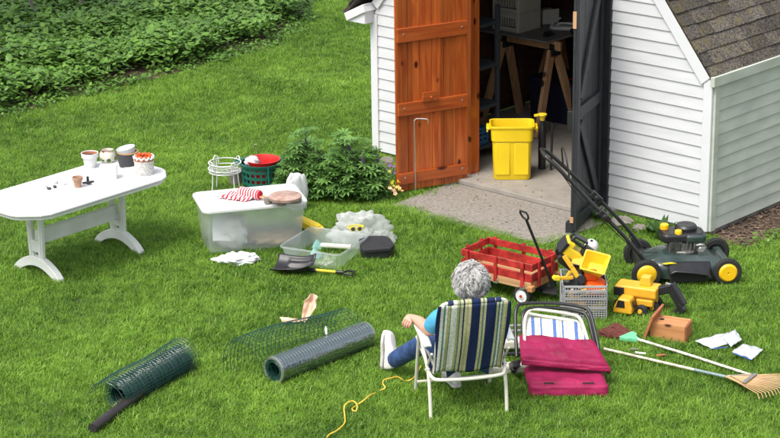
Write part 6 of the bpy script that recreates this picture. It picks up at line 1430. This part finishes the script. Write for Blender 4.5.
b = MB(); softslab(b, (-.005, .03, .065), (X1+.0, .03, .06), (X1-.02, .30, .085), (-.03, .30, .085), .05, seed=2, wob=.012, puff=.004); b.build('lower_panel', M['magenta'], mg, 'all')
b = MB(); softslab(b, (0, .0, .0), (X1, .0, .0), (X1+.002, .012, .085), (-.004, .012, .085), .035, seed=5, wob=.006, nv=8, puff=.004); b.build('lower_panel_front', M['magenta'], mg, 'all')
b = MB(); softslab(b, (-.05, .20, .195), (X1+.02, .17, .15), (X1-.07, .37, .255), (-.055, .43, .285), .035, seed=9, wob=.018, puff=.002); b.build('upper_panel', M['magenta'], mg, 'all')
b = MB(); softslab(b, (-.045, .19, .155), (X1+.03, .155, .115), (X1+.02, .165, .155), (-.05, .195, .20), .024, seed=12, wob=.008, nv=6, puff=.004); b.build('upper_panel_edge', M['magenta'], mg, 'all')
for k, (x0, x1_) in enumerate(((.10, .17), (.36, .44))): b = MB(); b.box(((x0+x1_)/2, .012, .097), (x1_-x0, .012, .006)); b.build('slot', M['black_plastic'], mg)
for k, off in enumerate((0, .055)):
    b = MB(); o_ = off; zt = .45 if k == 0 else .415
    b.tube(smoothpath([(-.075+o_*.9, .30, .17), (-.08+o_*.9, .48, zt-.10), (-.07+o_*.9, .56, zt-.02), (-.02+o_, .60, zt), (.20, .62, zt-.005), (.38-o_*.3, .60, zt-.025), (.44-o_*.3, .56, zt-.05), (.475-o_*.3, .42, zt-.16), (.495-o_*.3, .30, .19)], 5), .0125, 10); b.build('frame', M['black_metal'], mg, True)
b = MB(); b.tube([(-.06, .35, .12), (-.10, .25, .08)], .02, 10); b.box((-.09, .30, .11), (.05, .12, .05), (R(-30), 0, R(15))); b.build('armrest', M['black_plastic'], mg, bevel=.01)
b = MB(); b.tube([(.50, .30, .16), (.55, .16, .11)], .014, 8); b.box((.52, .2, .13), (.04, .06, .04)); b.build('joint', M['black_plastic'], mg, True, .004)
# folded striped chair beneath
sg = thing('folded_lawn_chair', 'folded cream framed chair with blue striped cloth under the magenta chair', 'folding chair', a, rzg)
blue = (.10, .18, .42)
SM = stripemat('blue_white_stripes', [(0, (.68, .68, .64)), (.30, blue), (.46, (.68, .68, .64)), (.60, (.40, .40, .28)), (.64, (.68, .68, .64)), (.72, blue), (.80, (.68, .68, .64))], .15, 0, .85, .1)
b = MB(); softslab(b, (-.01, .40, .288), (.41, .38, .252), (.37, .56, .325), (.005, .58, .36), .008, seed=3, wob=.008, puff=.004); b.build('cloth', SM, sg, 'all')
for k, dz in enumerate((0, -.045)):
    b = MB(); b.tube(smoothpath([(-.02, .34, .26+dz), (-.015, .50, .36+dz), (.02, .585, .40+dz), (.08, .60, .405+dz), (.30, .59, .375+dz), (.37, .56, .355+dz), (.405, .45, .29+dz), (.43, .34, .22+dz)], 5), .0115, 10); b.build('frame', CM, sg, True)
b = MB(); b.tube([(0, .57, .39), (.33, .56, .33)], .010, 8); b.tube([(.02, .60, .35), (.36, .57, .30)], .010, 8); b.build('cross_tube', CM, sg, True)
for k, (px_, py_, z_, h_) in enumerate(((510, 343, .10, .075), (512, 368, .045, .07))):
    p = at(px_, py_, z_)-a; p = Matrix.Rotation(-rzg, 3, 'Z') @ p; b = MB(); b.box((p.x, p.y, z_), (.34, .09, h_), (0, 0, R(3))); b.build('armrest', CM, sg, True, .02, seg=3)
for k, (py_, z_) in enumerate(((326, .16), (331, .15), (354, .06))):
    p = at(508, py_, z_)-a; p = Matrix.Rotation(-rzg, 3, 'Z') @ p; b = MB(); b.tube([(p.x-.13, p.y-.01, z_), (p.x+.25, p.y+.02, z_)], .011 if k < 2 else .014, 8); b.build('leg', M['galv'] if k < 2 else M['black_metal'], sg, True)
